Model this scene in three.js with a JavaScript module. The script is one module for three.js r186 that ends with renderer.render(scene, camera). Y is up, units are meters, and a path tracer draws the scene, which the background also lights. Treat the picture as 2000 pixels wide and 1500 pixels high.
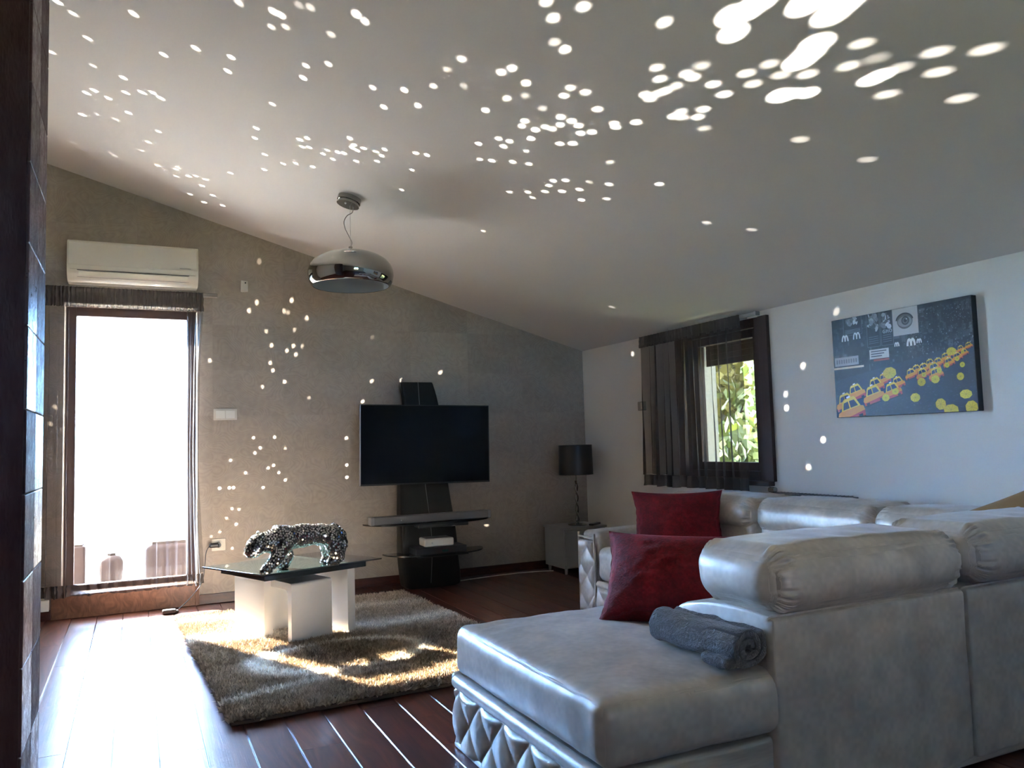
import * as THREE from 'three';
import { Sky } from 'three/addons/objects/Sky.js';
import { RoundedBoxGeometry } from 'three/addons/geometries/RoundedBoxGeometry.js';
import { mergeGeometries, mergeVertices, toCreasedNormals } from 'three/addons/utils/BufferGeometryUtils.js';
import { MarchingCubes } from 'three/addons/objects/MarchingCubes.js';
import { createNoise2D, createNoise3D } from 'simplex-noise';

// ───────────────────────── camera, sky, sun, exposure ─────────────────────────
const scene = new THREE.Scene();
const R = THREE.MathUtils.degToRad;
const camera = new THREE.PerspectiveCamera(51.56, 4 / 3, 0.05, 400);
camera.position.set(0, 1.15, 0);
{
  const yaw = R(25.362), pitch = R(4.167);
  camera.lookAt(Math.sin(yaw) * Math.cos(pitch), 1.15 + Math.sin(pitch), -Math.cos(yaw) * Math.cos(pitch));
  camera.rotateZ(R(-1.618));
}
const SUN = new THREE.Vector3(-0.352, 0.537, -0.766).normalize();   // towards the sun: in through the terrace door
const sky = new Sky();
sky.scale.setScalar(300);
sky.material.uniforms.turbidity.value = 10;
sky.material.uniforms.rayleigh.value = 0.15;
sky.material.uniforms.mieCoefficient.value = 0.004;
sky.material.uniforms.mieDirectionalG.value = 0.7;
sky.material.uniforms.sunPosition.value.copy(SUN);
sky.name = 'sky';
scene.add(sky);
scene.environmentIntensity = 6.2;
const sun = new THREE.DirectionalLight(new THREE.Color().setRGB(1, 0.9, 0.76), 54);
sun.name = 'sun';
sun.position.copy(SUN).multiplyScalar(30).add(new THREE.Vector3(1, 0, -4));
sun.target.position.set(1, 0, -4);
sun.castShadow = true;
sun.shadow.mapSize.set(4096, 4096);
Object.assign(sun.shadow.camera, { left: -9, right: 9, top: 9, bottom: -9, near: 1, far: 70 });
scene.add(sun, sun.target);
const renderer = new THREE.WebGLRenderer({ antialias: true });
renderer.toneMapping = THREE.LinearToneMapping;
renderer.toneMappingExposure = 4.55;
renderer.shadowMap.enabled = true;

// ───────────────────────── helpers ─────────────────────────
const { clamp, lerp, smoothstep } = THREE.MathUtils;
let seed = 7;
const rnd = () => { seed = (seed + 0x6d2b79f5) | 0; let t = Math.imul(seed ^ (seed >>> 15), 1 | seed); t = (t + Math.imul(t ^ (t >>> 7), 61 | t)) ^ t; return ((t ^ (t >>> 14)) >>> 0) / 4294967296; };
const n2 = createNoise2D(rnd), n3 = createNoise3D(rnd);
const fbm = (x, y, o = 4) => { let s = 0, a = 0.5; for (let i = 0; i < o; i++) { s += a * n2(x, y); x *= 2.03; y *= 2.03; a *= 0.5; } return s; };
const lin = (r, g, b) => new THREE.Color().setRGB(r, g, b);
const V = (x, y, z) => new THREE.Vector3(x, y, z);

const taken = new Map();
const numbered = (n) => { const k = taken.get(n) || 0; taken.set(n, k + 1); return k ? `${n}_${String(k).padStart(3, '0')}` : n; };
function flags(o) { o.castShadow = o.receiveShadow = true; return o; }
function thing(name, label, category, [x, y, z] = [0, 0, 0], turn = 0, group) {
  const o = new THREE.Group(); o.name = numbered(name); o.position.set(x, y, z); o.rotation.y = turn;
  o.userData = { label, category }; if (group) o.userData.group = group;
  scene.add(o); return o;
}
function part(name, geo, mat, parent, label) {
  const m = flags(new THREE.Mesh(Array.isArray(geo) ? join(geo) : geo, mat)); m.name = name; if (label) m.userData.label = label;
  parent.add(m); return m;
}
function single(name, label, category, geo, mat, group) {
  const m = flags(new THREE.Mesh(Array.isArray(geo) ? join(geo) : geo, mat)); m.name = numbered(name);
  m.userData = { label, category }; if (group) m.userData.group = group; scene.add(m); return m;
}
function struct(name, geo, mat, label, category) {
  const m = flags(new THREE.Mesh(Array.isArray(geo) ? join(geo) : geo, mat)); m.name = name; m.userData = { kind: 'structure', label, category };
  scene.add(m); return m;
}
function structGroup(name, label, category, at = [0, 0, 0]) {
  const g = new THREE.Group(); g.name = name; g.position.set(...at); g.userData = { kind: 'structure', label, category }; scene.add(g); return g;
}
function join(list) { return mergeGeometries(list.map((g) => { const k = g.index ? g.toNonIndexed() : g.clone(); for (const n of Object.keys(k.attributes)) if (!['position', 'normal', 'uv'].includes(n)) k.deleteAttribute(n); return k; })); }
const bx = (w, h, d, x = 0, y = 0, z = 0) => new THREE.BoxGeometry(w, h, d).translate(x, y, z);
const rb = (w, h, d, r, x = 0, y = 0, z = 0, s = 3) => new RoundedBoxGeometry(w, h, d, s, Math.min(r, w / 2.01, h / 2.01, d / 2.01)).translate(x, y, z);
const span = (x0, x1, y0, y1, z0, z1, r = 0.003) => rb(x1 - x0, y1 - y0, z1 - z0, r, (x0 + x1) / 2, (y0 + y1) / 2, (z0 + z1) / 2, 2);
const cyl = (r0, r1, h, x = 0, y = 0, z = 0, n = 32) => new THREE.CylinderGeometry(r0, r1, h, n).translate(x, y, z);
const lathe = (pts, n = 64) => new THREE.LatheGeometry(pts.map(([a, b]) => new THREE.Vector2(a, b)), n);
const tube = (pts, r, n = 60, k = 8) => new THREE.TubeGeometry(new THREE.CatmullRomCurve3(pts.map((p) => V(...p))), n, r, k);
function boxUV(g, s = 1) {   // uv in metres, from the plane each vertex faces
  const p = g.attributes.position, n = g.attributes.normal, uv = new Float32Array(p.count * 2);
  for (let i = 0; i < p.count; i++) {
    const ax = Math.abs(n.getX(i)), ay = Math.abs(n.getY(i)), az = Math.abs(n.getZ(i));
    const [u, v] = ay >= ax && ay >= az ? [p.getX(i), p.getZ(i)] : ax >= az ? [p.getZ(i), p.getY(i)] : [p.getX(i), p.getY(i)];
    uv[i * 2] = u * s; uv[i * 2 + 1] = v * s;
  }
  g.setAttribute('uv', new THREE.BufferAttribute(uv, 2)); return g;
}
function smooth(g) { g.deleteAttribute('uv'); g.deleteAttribute('normal'); g = mergeVertices(g, 1e-5); g.computeVertexNormals(); return boxUV(g); }
// a soft upholstered block: rounded edges, bulging faces, fine creases
function puff(w, h, d, r, { n = [24, 12, 24], bulge = [0, 0, 0], wr = 0, wf = 9, shape } = {}) {
  const g = new THREE.BoxGeometry(2, 2, 2, ...n), p = g.attributes.position, H = [w / 2, h / 2, d / 2];
  const rr = H.map((a) => Math.min(r, a * 0.999));
  for (let i = 0; i < p.count; i++) {
    const s = [p.getX(i), p.getY(i), p.getZ(i)].map((t) => Math.sign(t) * (1 - Math.pow(1 - Math.abs(t), 1.7)));
    const c = s.map((t, k) => clamp(t * H[k], -H[k] + rr[k], H[k] - rr[k])), e = s.map((t, k) => (t * H[k] - c[k]) / rr[k]);
    const l = Math.max(Math.hypot(...e), 1e-6), q = c.map((t, k) => t + (Math.max(Math.abs(e[0]), Math.abs(e[1]), Math.abs(e[2])) * e[k] / l) * rr[k]);
    const wgt = s.map((t) => 1 - t * t);
    q[0] += bulge[0] * Math.sign(s[0]) * Math.abs(s[0]) ** 8 * wgt[1] * wgt[2];
    q[1] += bulge[1] * Math.sign(s[1]) * Math.abs(s[1]) ** 8 * wgt[0] * wgt[2];
    q[2] += bulge[2] * Math.sign(s[2]) * Math.abs(s[2]) ** 8 * wgt[0] * wgt[1];
    if (wr) { const k = wr * n3(q[0] * wf, q[1] * wf, q[2] * wf); for (let a = 0; a < 3; a++) q[a] += (e[a] / l) * k; }
    if (shape) shape(q, s, e.map((t) => t / l));
    p.setXYZ(i, ...q);
  }
  return smooth(g);
}
function tex(w, h, f, srgb = true) {   // f(u, v) -> [r, g, b] 0..1 or a number
  const a = new Uint8Array(w * h * 4);
  for (let j = 0; j < h; j++) for (let i = 0; i < w; i++) {
    const c = f(i / w, j / h, i, j), o = (j * w + i) * 4, v = typeof c === 'number' ? [c, c, c] : c;
    for (let k = 0; k < 3; k++) a[o + k] = clamp(v[k], 0, 1) * 255; a[o + 3] = 255;
  }
  const t = new THREE.DataTexture(a, w, h); t.magFilter = THREE.LinearFilter; t.minFilter = THREE.LinearMipmapLinearFilter; t.generateMipmaps = true;
  t.wrapS = t.wrapT = THREE.RepeatWrapping; if (srgb) t.colorSpace = THREE.SRGBColorSpace; t.needsUpdate = true; return t;
}
const rep = (t, m, m2 = m) => { t.repeat.set(1 / m, 1 / m2); return t; };
// noise that repeats over one unit square
const hash = (i, j, f) => { let h = Math.imul(i + 17, 374761393) ^ Math.imul(j + 91, 668265263) ^ Math.imul(f, 2246822519); h = Math.imul(h ^ (h >>> 13), 1274126177); return ((h ^ (h >>> 16)) >>> 0) / 2147483648 - 1; };
const tileNoise = (u, v, f) => {
  const x = (u - Math.floor(u)) * f, y = (v - Math.floor(v)) * f, i = Math.floor(x), j = Math.floor(y), a = x - i, b = y - j, p = a * a * (3 - 2 * a), q = b * b * (3 - 2 * b), I = (i + 1) % f, J = (j + 1) % f;
  return lerp(lerp(hash(i, j, f), hash(I, j, f), p), lerp(hash(i, J, f), hash(I, J, f), p), q);
};
const std = (o) => new THREE.MeshStandardMaterial(o), phys = (o) => new THREE.MeshPhysicalMaterial(o);

// ───────────────────────── room numbers ─────────────────────────
const ZB = -6.49, XR = 3.823, XL = -2.6, ZF = 2.3, TH = 0.3, Y0 = 1.989, SL = 0.2858;
const ceilY = (x) => Y0 + SL * (XR - x);

// ───────────────────────── materials ─────────────────────────
const paper = (() => {   // wallpaper printed with swirling wood-ring lines in rectangular blocks
  const N = 1024, W = 2.12, ring = (u, v) => {
    const cx = Math.floor(u * 4), cy = Math.floor(v * 6), k = Math.sin(cx * 12.9 + cy * 78.2) * 43758.5, o = (k - Math.floor(k)) * 40;
    const x = u * W + o, y = v * W - o * 0.7, w = n2(x * 1.7, y * 2.3) * 1.0 + 0.25 * n2(x * 5, y * 5);
    const f = w * 9 + (k - Math.floor(k)) * 3; return [Math.abs(f - Math.round(f)) * 2, k - Math.floor(k), w];
  };
  const c = tex(N, N, (u, v) => { const [r, k, w] = ring(u, v), b = 0.6 + 0.035 * (k - 0.5) + 0.024 * (smoothstep(r, 0.1, 0.7) - 0.5) + 0.03 * fbm(u * 30, v * 30, 3) + 0.015 * w; return [b * 1.06, b * 0.985, b * 0.9]; });
  const bmp = tex(N, N, (u, v) => { const [r] = ring(u, v); return 0.25 + 0.6 * smoothstep(r, 0.05, 0.7) + 0.1 * fbm(u * 60, v * 60, 2); }, false);
  return std({ name: 'wallpaper', map: rep(c, W), bumpMap: rep(bmp, W), bumpScale: 0.0005, roughness: 0.6 });
})();
const plasterBump = rep(tex(512, 512, (u, v) => 0.5 + 0.3 * tileNoise(u, v, 60) + 0.2 * tileNoise(u, v, 140), false), 1);
const plaster = std({ name: 'white_paint', color: lin(0.84, 0.81, 0.76), roughness: 0.85, bumpMap: plasterBump, bumpScale: 0.0006 });
const ceilMat = std({ name: 'ceiling_paint', color: lin(0.72, 0.70, 0.67), roughness: 0.8, bumpMap: plasterBump, bumpScale: 0.0005 });
const wood = (name, a, b, rough, o = {}) => {
  const c = tex(256, 1024, (u, v) => {
    const g = fbm(u * 9 + 0.9 * n2(u * 2, v * 1.6), v * 2.2, 4), s = n2(u * 90, v * 3.5), q = clamp(0.5 + 0.75 * g + 0.16 * s, 0, 1);
    return a.map((x, i) => lerp(x, b[i], q));
  });
  const bm = tex(256, 1024, (u, v) => 0.5 + 0.35 * n2(u * 110, v * 4) + 0.15 * fbm(u * 9, v * 2.2, 3), false);
  return phys({ name, map: rep(c, 0.35, 1.5), bumpMap: rep(bm, 0.35, 1.5), bumpScale: 0.00035, roughness: rough, ...o });
};
const floorMats = [0, 1, 2].map((i) => wood('dark_floor_wood', [[0.28, 0.13, 0.09], [0.31, 0.15, 0.105], [0.25, 0.115, 0.085]][i], [[0.44, 0.23, 0.155], [0.47, 0.255, 0.175], [0.4, 0.2, 0.145]][i], 0.32, { clearcoat: 0.7, clearcoatRoughness: 0.17 }));
const grooveMat = std({ name: 'floor_underlay', color: lin(0.05, 0.03, 0.025), roughness: 0.5 });
const oak = wood('red_brown_wood', [0.35, 0.235, 0.17], [0.5, 0.35, 0.26], 0.4);
const darkWood = wood('dark_frame_wood', [0.19, 0.105, 0.085], [0.26, 0.155, 0.125], 0.55);
const baseWood = wood('baseboard_wood', [0.22, 0.11, 0.085], [0.32, 0.17, 0.13], 0.3);
const satin = (() => {
  const c = tex(512, 512, (u, v) => { const b = 0.79 + 0.04 * tileNoise(u, v, 5) + 0.05 * tileNoise(u + 0.3, v, 14) + 0.03 * tileNoise(u, v, 60); return [b, b * 0.95, b * 0.89]; });
  const bm = tex(512, 512, (u, v) => 0.5 + 0.35 * tileNoise(u, v, 22) + 0.25 * tileNoise(u, v, 90), false);
  return phys({ name: 'silver_satin_velvet', map: rep(c, 0.9), bumpMap: rep(bm, 0.9), bumpScale: 0.0005, roughness: 0.4, metalness: 0.18, sheen: 0.6, sheenColor: lin(0.9, 0.9, 0.95), sheenRoughness: 0.4 });
})();
const redVelvet = (() => {
  const c = tex(512, 512, (u, v) => { const k = clamp(0.5 + 0.4 * tileNoise(u, v, 7) + 0.3 * tileNoise(u, v, 24) + 0.3 * tileNoise(u, v, 70), 0, 1); return [lerp(0.34, 0.5, k), lerp(0.015, 0.045, k), lerp(0.055, 0.1, k)]; });
  const bm = tex(512, 512, (u, v) => 0.5 + 0.4 * tileNoise(u, v, 30) + 0.3 * tileNoise(u, v, 110), false);
  return phys({ name: 'burgundy_velvet', map: rep(c, 0.5), bumpMap: rep(bm, 0.5), bumpScale: 0.002, roughness: 0.9, sheen: 0.7, sheenColor: lin(0.5, 0.05, 0.1), sheenRoughness: 0.5 });
})();
const chrome = std({ name: 'chrome', color: lin(0.38, 0.375, 0.35), metalness: 1, roughness: 0.05 });
const steel = std({ name: 'brushed_metal', color: lin(0.55, 0.54, 0.52), metalness: 1, roughness: 0.3 });
const whitePlastic = std({ name: 'white_plastic', color: lin(0.72, 0.7, 0.64), roughness: 0.4 });
const creamPlastic = std({ name: 'cream_plastic', color: lin(0.6, 0.56, 0.48), roughness: 0.4 });
const blackPlastic = std({ name: 'black_plastic', color: lin(0.015, 0.015, 0.017), roughness: 0.4 });
const greyPlastic = std({ name: 'grey_plastic', color: lin(0.2, 0.2, 0.21), roughness: 0.45 });
const lacquer = phys({ name: 'white_lacquer', color: lin(0.8, 0.77, 0.73), roughness: 0.3, clearcoat: 0.5, clearcoatRoughness: 0.1 });
const pane = phys({ name: 'window_glass', color: lin(0.97, 0.99, 0.98), roughness: 0, transmission: 1, thickness: 0 });
const blackLeather = phys({ name: 'black_leather', color: lin(0.014, 0.014, 0.014), roughness: 0.34, specularIntensity: 0.55, bumpMap: rep(tex(256, 256, (u, v) => 0.5 + 0.4 * tileNoise(u, v, 50) + 0.2 * tileNoise(u, v, 100), false), 0.2), bumpScale: 0.0006 });
const smokedGlass = phys({ name: 'smoked_glass', color: lin(0.05, 0.055, 0.06), roughness: 0.04, transmission: 0.5, thickness: 0 });

// ───────────────────────── the room ─────────────────────────
function wallShape(pts, holes, depth) {
  const s = new THREE.Shape(pts.map(([a, b]) => new THREE.Vector2(a, b)));
  for (const [a0, a1, b0, b1] of holes) s.holes.push(new THREE.Path([[a0, b0], [a0, b1], [a1, b1], [a1, b0]].map(([a, b]) => new THREE.Vector2(a, b))));
  return new THREE.ExtrudeGeometry(s, { depth, bevelEnabled: false });
}
const DOOR = [-0.47, 0.42, 0.0, 2.24], WIN = [-4.95, -4.1, 0.84, 1.95];
struct('wall_back', wallShape([[XL - TH, -0.15], [XR + TH, -0.15], [XR + TH, ceilY(XR + TH)], [XL - TH, ceilY(XL - TH)]], [DOOR], TH).translate(0, 0, ZB - TH), paper, 'grey-brown wallpapered gable wall with swirling grain pattern', 'wall');
// right wall: drawn in (z, y), turned so that it runs along z; its inner face is at XR
const turnZ = (g, x) => g.applyMatrix4(new THREE.Matrix4().set(0, 0, 1, x, 0, 1, 0, 0, 1, 0, 0, 0, 0, 0, 0, 1));
const flip = (g) => { const p = g.index ? g.toNonIndexed() : g; for (const a of Object.values(p.attributes)) { const k = a.itemSize; for (let i = 0; i < a.count; i += 3) for (let c = 0; c < k; c++) { const t = a.array[i * k + c]; a.array[i * k + c] = a.array[(i + 2) * k + c]; a.array[(i + 2) * k + c] = t; } } p.computeVertexNormals(); return p; };
struct('wall_right', flip(turnZ(wallShape([[ZB, -0.15], [ZF, -0.15], [ZF, Y0], [ZB, Y0]], [WIN], TH), XR)), plaster, 'low white knee wall with the curtained window', 'wall');
struct('wall_left', flip(turnZ(wallShape([[ZB, -0.15], [ZF, -0.15], [ZF, ceilY(XL)], [ZB, ceilY(XL)]], [], TH), XL - TH)), plaster, 'white side wall behind the pillar', 'wall');
struct('wall_front', wallShape([[XL - TH, -0.15], [XR + TH, -0.15], [XR + TH, ceilY(XR + TH)], [XL - TH, ceilY(XL - TH)]], [[0.5, 1.9, 0.9, 2.0]], TH).translate(0, 0, ZF), plaster, 'white wall behind the viewer with a wide window', 'wall');
{
  const s = new THREE.Shape([[XL - TH, ceilY(XL - TH)], [XR + TH, ceilY(XR + TH)], [XR + TH, ceilY(XR + TH) + 0.3], [XL - TH, ceilY(XL - TH) + 0.3]].map(([a, b]) => new THREE.Vector2(a, b)));
  struct('ceiling', new THREE.ExtrudeGeometry(s, { depth: ZF - ZB + 2 * TH, bevelEnabled: false }).translate(0, 0, ZB - TH), ceilMat, 'sloping off-white attic ceiling', 'ceiling');
}
{
  const g = structGroup('floor', 'dark red-brown plank floor with grooves between the boards', 'floor');
  part('underlay', bx(XR - XL + 2 * TH, 0.12, ZF - ZB + 2 * TH, (XR + XL) / 2, -0.073, (ZF + ZB) / 2), grooveMat, g);
  const PW = 0.163, PL = 1.465, c = 0.003, gap = 0.0012;
  const geos = Array.from({ length: 6 }, (_, k) => {
    const w = PW / 2 - gap, s = new THREE.Shape([[-w, -0.013], [w, -0.013], [w, -c], [w - c, 0], [-w + c, 0], [-w, -c]].map(([a, b]) => new THREE.Vector2(a, b)));
    const q = new THREE.ExtrudeGeometry(s, { depth: PL - 0.002, bevelEnabled: false }), p = q.attributes.position, uv = q.attributes.uv;
    for (let i = 0; i < p.count; i++) uv.setXY(i, p.getX(i) + k * 0.173, p.getZ(i) + k * 0.37);
    return q;
  });
  const x0 = 0.25 - Math.floor((0.25 - XL) / PW) * PW;
  for (let i = 0, x = x0; x + PW < XR; i++, x += PW) {
    const off = ((i * 0.618) % 1) * PL;
    for (let z = ZB - off; z < ZF; z += PL) {
      const a = Math.max(z, ZB), b = Math.min(z + PL, ZF); if (b - a < 0.05) continue;
      const m = part('plank', geos[(i * 5 + Math.round(z * 3) + 60) % 6], floorMats[Math.floor(rnd() * 3)], g);
      m.position.set(x + PW / 2, 0, a + 0.001); m.scale.z = (b - a) / PL;
    }
  }
}
struct('baseboard_back', [span(0.43, 3.822, 0.002, 0.075, ZB, ZB + 0.018, 0.004), span(XL, -0.53, 0.002, 0.075, ZB, ZB + 0.018, 0.004)], baseWood, 'glossy red-brown baseboard along the wallpapered wall', 'baseboard');
struct('baseboard_right', span(XR - 0.018, XR, 0.002, 0.075, ZB + 0.02, ZF, 0.004), baseWood, 'red-brown baseboard along the white wall', 'baseboard');

// terrace door
{
  const g = structGroup('door_1', 'glazed terrace door with wooden frame behind the long sheer curtain', 'door');
  const z0 = ZB - 0.24, z1 = ZB - 0.17;
  part('door_frame', [span(-0.47, -0.405, 0.0, 2.24, z0, z1), span(0.355, 0.42, 0.0, 2.24, z0, z1), span(-0.405, 0.355, 2.175, 2.24, z0, z1), span(-0.405, 0.355, 0.0, 0.2, z0, z1)], darkWood, g);
  part('pane', bx(0.76, 1.975, 0.006, -0.025, 1.1875, ZB - 0.2), pane, g);
  const st = part('threshold', span(-0.53, 0.425, 0.001, 0.165, ZB - 0.17, ZB + 0.02, 0.004), oak, g, 'wooden step board under the door');
  part('threshold_edge', span(0.405, 0.435, 0.001, 0.17, ZB - 0.1, ZB + 0.026, 0.003), oak, st);
}
// right window
{
  const g = structGroup('window_1', 'dark wooden casement window in the white wall', 'window');
  const [z0, z1, y0, y1] = WIN, x0 = XR - 0.012, x1 = XR + 0.11;
  const ring = (a, b, c, d, w, xa, xb) => [span(xa, xb, c, d, a, a + w), span(xa, xb, c, d, b - w, b), span(xa, xb, c, c + w, a + w, b - w), span(xa, xb, d - w, d, a + w, b - w)];
  part('window_frame', ring(z0, z1, y0, y1, 0.065, x0, x1), darkWood, g);
  part('sash', ring(z0 + 0.065, z1 - 0.065, y0 + 0.06, y1 - 0.06, 0.062, XR + 0.03, XR + 0.09), darkWood, g);
  part('pane', bx(0.006, y1 - y0 - 0.24, z1 - z0 - 0.25, XR + 0.06, (y0 + y1) / 2, (z0 + z1) / 2), pane, g);
  part('sill', span(XR - 0.05, XR + 0.02, y0 - 0.03, y0 + 0.002, z0 - 0.05, z1 + 0.05, 0.006), darkWood, g);
  part('casing', [span(XR - 0.03, XR - 0.001, y0, y1, z1 - 0.005, z1 + 0.075), span(XR - 0.03, XR - 0.001, y0, y1, z0 - 0.075, z0 + 0.005)], darkWood, g);
  for (let i = 0; i < 5; i++) part('shutter_slat', span(XR + 0.2, XR + 0.215, 1.69 + i * 0.045, 1.7355 + i * 0.045, z0 + 0.01, z1 - 0.01, 0.006), darkWood, g);
}
// windows behind the viewer
{
  const win = (name, label, list, glass) => { const g = structGroup(name, label, 'window'); part('window_frame', list, darkWood, g); part('pane', glass, pane, g); };
  const z = ZF + 0.12;
  win('window_2', 'wide window in the wall behind the viewer', [span(0.5, 1.9, 0.9, 0.96, z, z + 0.07), span(0.5, 1.9, 1.94, 2.0, z, z + 0.07), span(0.5, 0.56, 0.96, 1.94, z, z + 0.07), span(1.84, 1.9, 0.96, 1.94, z, z + 0.07), span(1.16, 1.24, 0.96, 1.94, z, z + 0.07)], bx(1.28, 0.98, 0.006, 1.2, 1.45, z + 0.03));
}
// pillar clad in burgundy leather squares
{
  const g = structGroup('wall_pillar', 'dark burgundy pillar clad in square leather panels at the left', 'pillar');
  const X0 = -1.3, X1 = -0.3, Z0 = -3.17, Z1 = -2.7;
  const s = new THREE.Shape([[X0, 0.001], [X1, 0.001], [X1, ceilY(X1)], [X0, ceilY(X0)]].map(([a, b]) => new THREE.Vector2(a, b)));
  part('core', new THREE.ExtrudeGeometry(s, { depth: Z1 - Z0, bevelEnabled: false }).translate(0, 0, Z0), std({ name: 'pillar_core', color: lin(0.03, 0.012, 0.014), roughness: 0.7 }), g);
  const bm = rep(tex(256, 256, (u, v) => 0.5 + 0.4 * tileNoise(u, v, 26) + 0.3 * tileNoise(u, v, 70), false), 0.25);
  const rm = (b) => rep(tex(256, 256, (u, v) => b + 0.1 * tileNoise(u, v, 12) + 0.08 * tileNoise(u, v, 40), false), 0.25);
  const mats = [[0.06, 0.017, 0.022, 0.45], [0.05, 0.015, 0.019, 0.58], [0.075, 0.028, 0.032, 0.38], [0.042, 0.011, 0.015, 0.7]].map(([r, q, b, ro]) => phys({ name: 'burgundy_leather', color: lin(r, q, b), roughness: 1, roughnessMap: rm(ro), bumpMap: bm, bumpScale: 0.0012 }));
  const T = 0.247, sg = rb(0.012, T - 0.003, 0.235 - 0.002, 0.004); boxUV(sg);
  for (let r = 0; r * T < 3.1; r++) {
    for (let c = 0; c < 2; c++) { const m = part('leather_panel', sg, mats[(r * 7 + c * 5 + (r >> 1)) % 4], g); m.position.set(X1 + 0.005, r * T + T / 2 + 0.05, Z0 + 0.1175 + c * 0.235); m.scale.y = Math.min(1, (ceilY(X1) - r * T - 0.06) / T); }
    if (r === 0) { const m = part('front_board', rb(X1 - X0 + 0.008, 3.1, 0.012, 0.004), mats[3], g); m.position.set((X0 + X1) / 2, 1.56, Z1 + 0.005); }
  }
}

// ───────────────────────── outside ─────────────────────────
{
  struct('ground', bx(160, 0.2, 160, 20, -3.2, -20), std({ name: 'garden_ground', color: lin(0.16, 0.18, 0.08), roughness: 1 }), 'garden ground outside', 'ground');
  struct('terrace_floor', bx(9, 0.2, 7, -0.5, -0.02, ZB - TH - 3.5), std({ name: 'terrace_tiles', color: lin(0.6, 0.57, 0.52), roughness: 0.8 }), 'sunlit pale terrace outside the door', 'terrace');
  struct('terrace_parapet', bx(9, 0.85, 0.2, -0.5, 0.5, ZB - TH - 6.9), plaster, 'white terrace parapet', 'wall');
  const clay = std({ name: 'terracotta', color: lin(0.025, 0.012, 0.01), roughness: 0.85 });
  const soil = std({ name: 'soil', color: lin(0.03, 0.02, 0.015), roughness: 1 });
  const plant = (label, geo, top, at) => { const t = thing('terracotta_planter', label, 'planter', at, 0, 'planters outside the terrace door'); part('pot', geo, clay, t); part('soil', top, soil, t); };
  plant('tall narrow planter behind the curtain, left end of the door', rb(0.24, 0.36, 0.22, 0.02, 0, 0.18, 0), bx(0.2, 0.02, 0.18, 0, 0.361, 0), [-0.47, 0.08, -7.15]);
  plant('round-shouldered pot behind the curtain near the door middle', lathe([[0, 0], [0.07, 0], [0.085, 0.15], [0.085, 0.22], [0.06, 0.265], [0, 0.27]], 24), cyl(0.03, 0.03, 0.02, 0, 0.275, 0, 16), [-0.17, 0.08, -7.1]);
  plant('wide planter box behind the curtain, right side of the door', rb(0.36, 0.34, 0.2, 0.05, 0, 0.17, 0), bx(0.26, 0.02, 0.14, 0, 0.345, 0), [0.25, 0.08, -7.1]);
  // trees and a pale house seen through the right window
  const leafMats = [[0.12, 0.15, 0.025], [0.2, 0.185, 0.03], [0.06, 0.1, 0.02]].map(([r, g, b]) => phys({ name: 'leaf', color: lin(r, g, b), roughness: 0.9, transmission: 0.35, thickness: 0, side: THREE.DoubleSide }));
  const bark = std({ name: 'bark', color: lin(0.12, 0.09, 0.06), roughness: 1 });
  const spots = [[7.6, -7.2, 3.4, 1.5, 'leafy yellow-green tree nearest the window'], [9.6, -9.9, 3.9, 1.8, 'tall green tree behind the pale house corner'], [9.9, -7.4, 3.2, 1.6, 'round green tree farther beyond the window'], [12.6, -10.6, 4.2, 2.2, 'farthest bushy tree beyond the window']];
  spots.forEach(([x, z, h, r, label], i) => {
    const t = thing('garden_tree', label, 'tree', [x, -3.1, z], i, 'trees in the garden');
    part('trunk', lathe([[0.16, 0], [0.1, h * 0.6], [0.05, h + 0.6], [0, h + 0.7]], 10), bark, t);
    const g = new THREE.PlaneGeometry(0.12, 0.075), im = new THREE.InstancedMesh(g, leafMats[i % 3], 4200), M = new THREE.Matrix4(), q = new THREE.Quaternion();
    for (let k = 0; k < 4200; k++) {
      const a = rnd() * 6.283, c = rnd() * 2 - 1, rr = r * (0.55 + 0.45 * Math.cbrt(rnd())) * (0.85 + 0.3 * n3(a, c * 2, i)), s = Math.sqrt(1 - c * c);
      q.setFromEuler(new THREE.Euler(rnd() * 6, rnd() * 6, rnd() * 6));
      M.compose(V(rr * s * Math.cos(a), h + 0.4 + rr * c * 1.15, rr * s * Math.sin(a)), q, V(1, 1, 1).multiplyScalar(0.7 + 0.8 * rnd())); im.setMatrixAt(k, M);
    }
    im.name = 'foliage'; im.userData.kind = 'stuff'; flags(im); t.add(im);
  });
  const h = thing('neighbour_house', 'pale house behind the trees beyond the right window', 'building', [10.5, -3.1, -13.4]);
  part('wall', bx(13, 9.4, 2.4, 0, 4.7, 0), std({ name: 'grey_render', color: lin(0.4, 0.39, 0.37), roughness: 0.9 }), h); part('roof', new THREE.ConeGeometry(1, 1.1, 4).rotateY(Math.PI / 4).scale(9.6, 1, 2).translate(0, 9.95, 0), clay, h);
  for (const x of [-4.4, -1.8, 0.8]) { const w = part('window', rb(1.1, 1.4, 0.06, 0.01, x, 4.2, 1.2), darkWood, h); part('pane', bx(0.9, 1.2, 0.02, x, 4.2, 1.225), smokedGlass, w); }
}

// ───────────────────────── curtains ─────────────────────────
const sheer = phys({ name: 'taupe_voile', color: lin(0.055, 0.044, 0.042), roughness: 0.9, transparent: true, opacity: 0.4, side: THREE.DoubleSide });
const sheerWindow = phys({ name: 'brown_voile', color: lin(0.095, 0.072, 0.062), roughness: 0.9, transparent: true, opacity: 0.7, side: THREE.DoubleSide });
const hem = phys({ name: 'gathered_voile', color: lin(0.06, 0.05, 0.048), roughness: 0.9, transparent: true, opacity: 0.86, side: THREE.DoubleSide });
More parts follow.
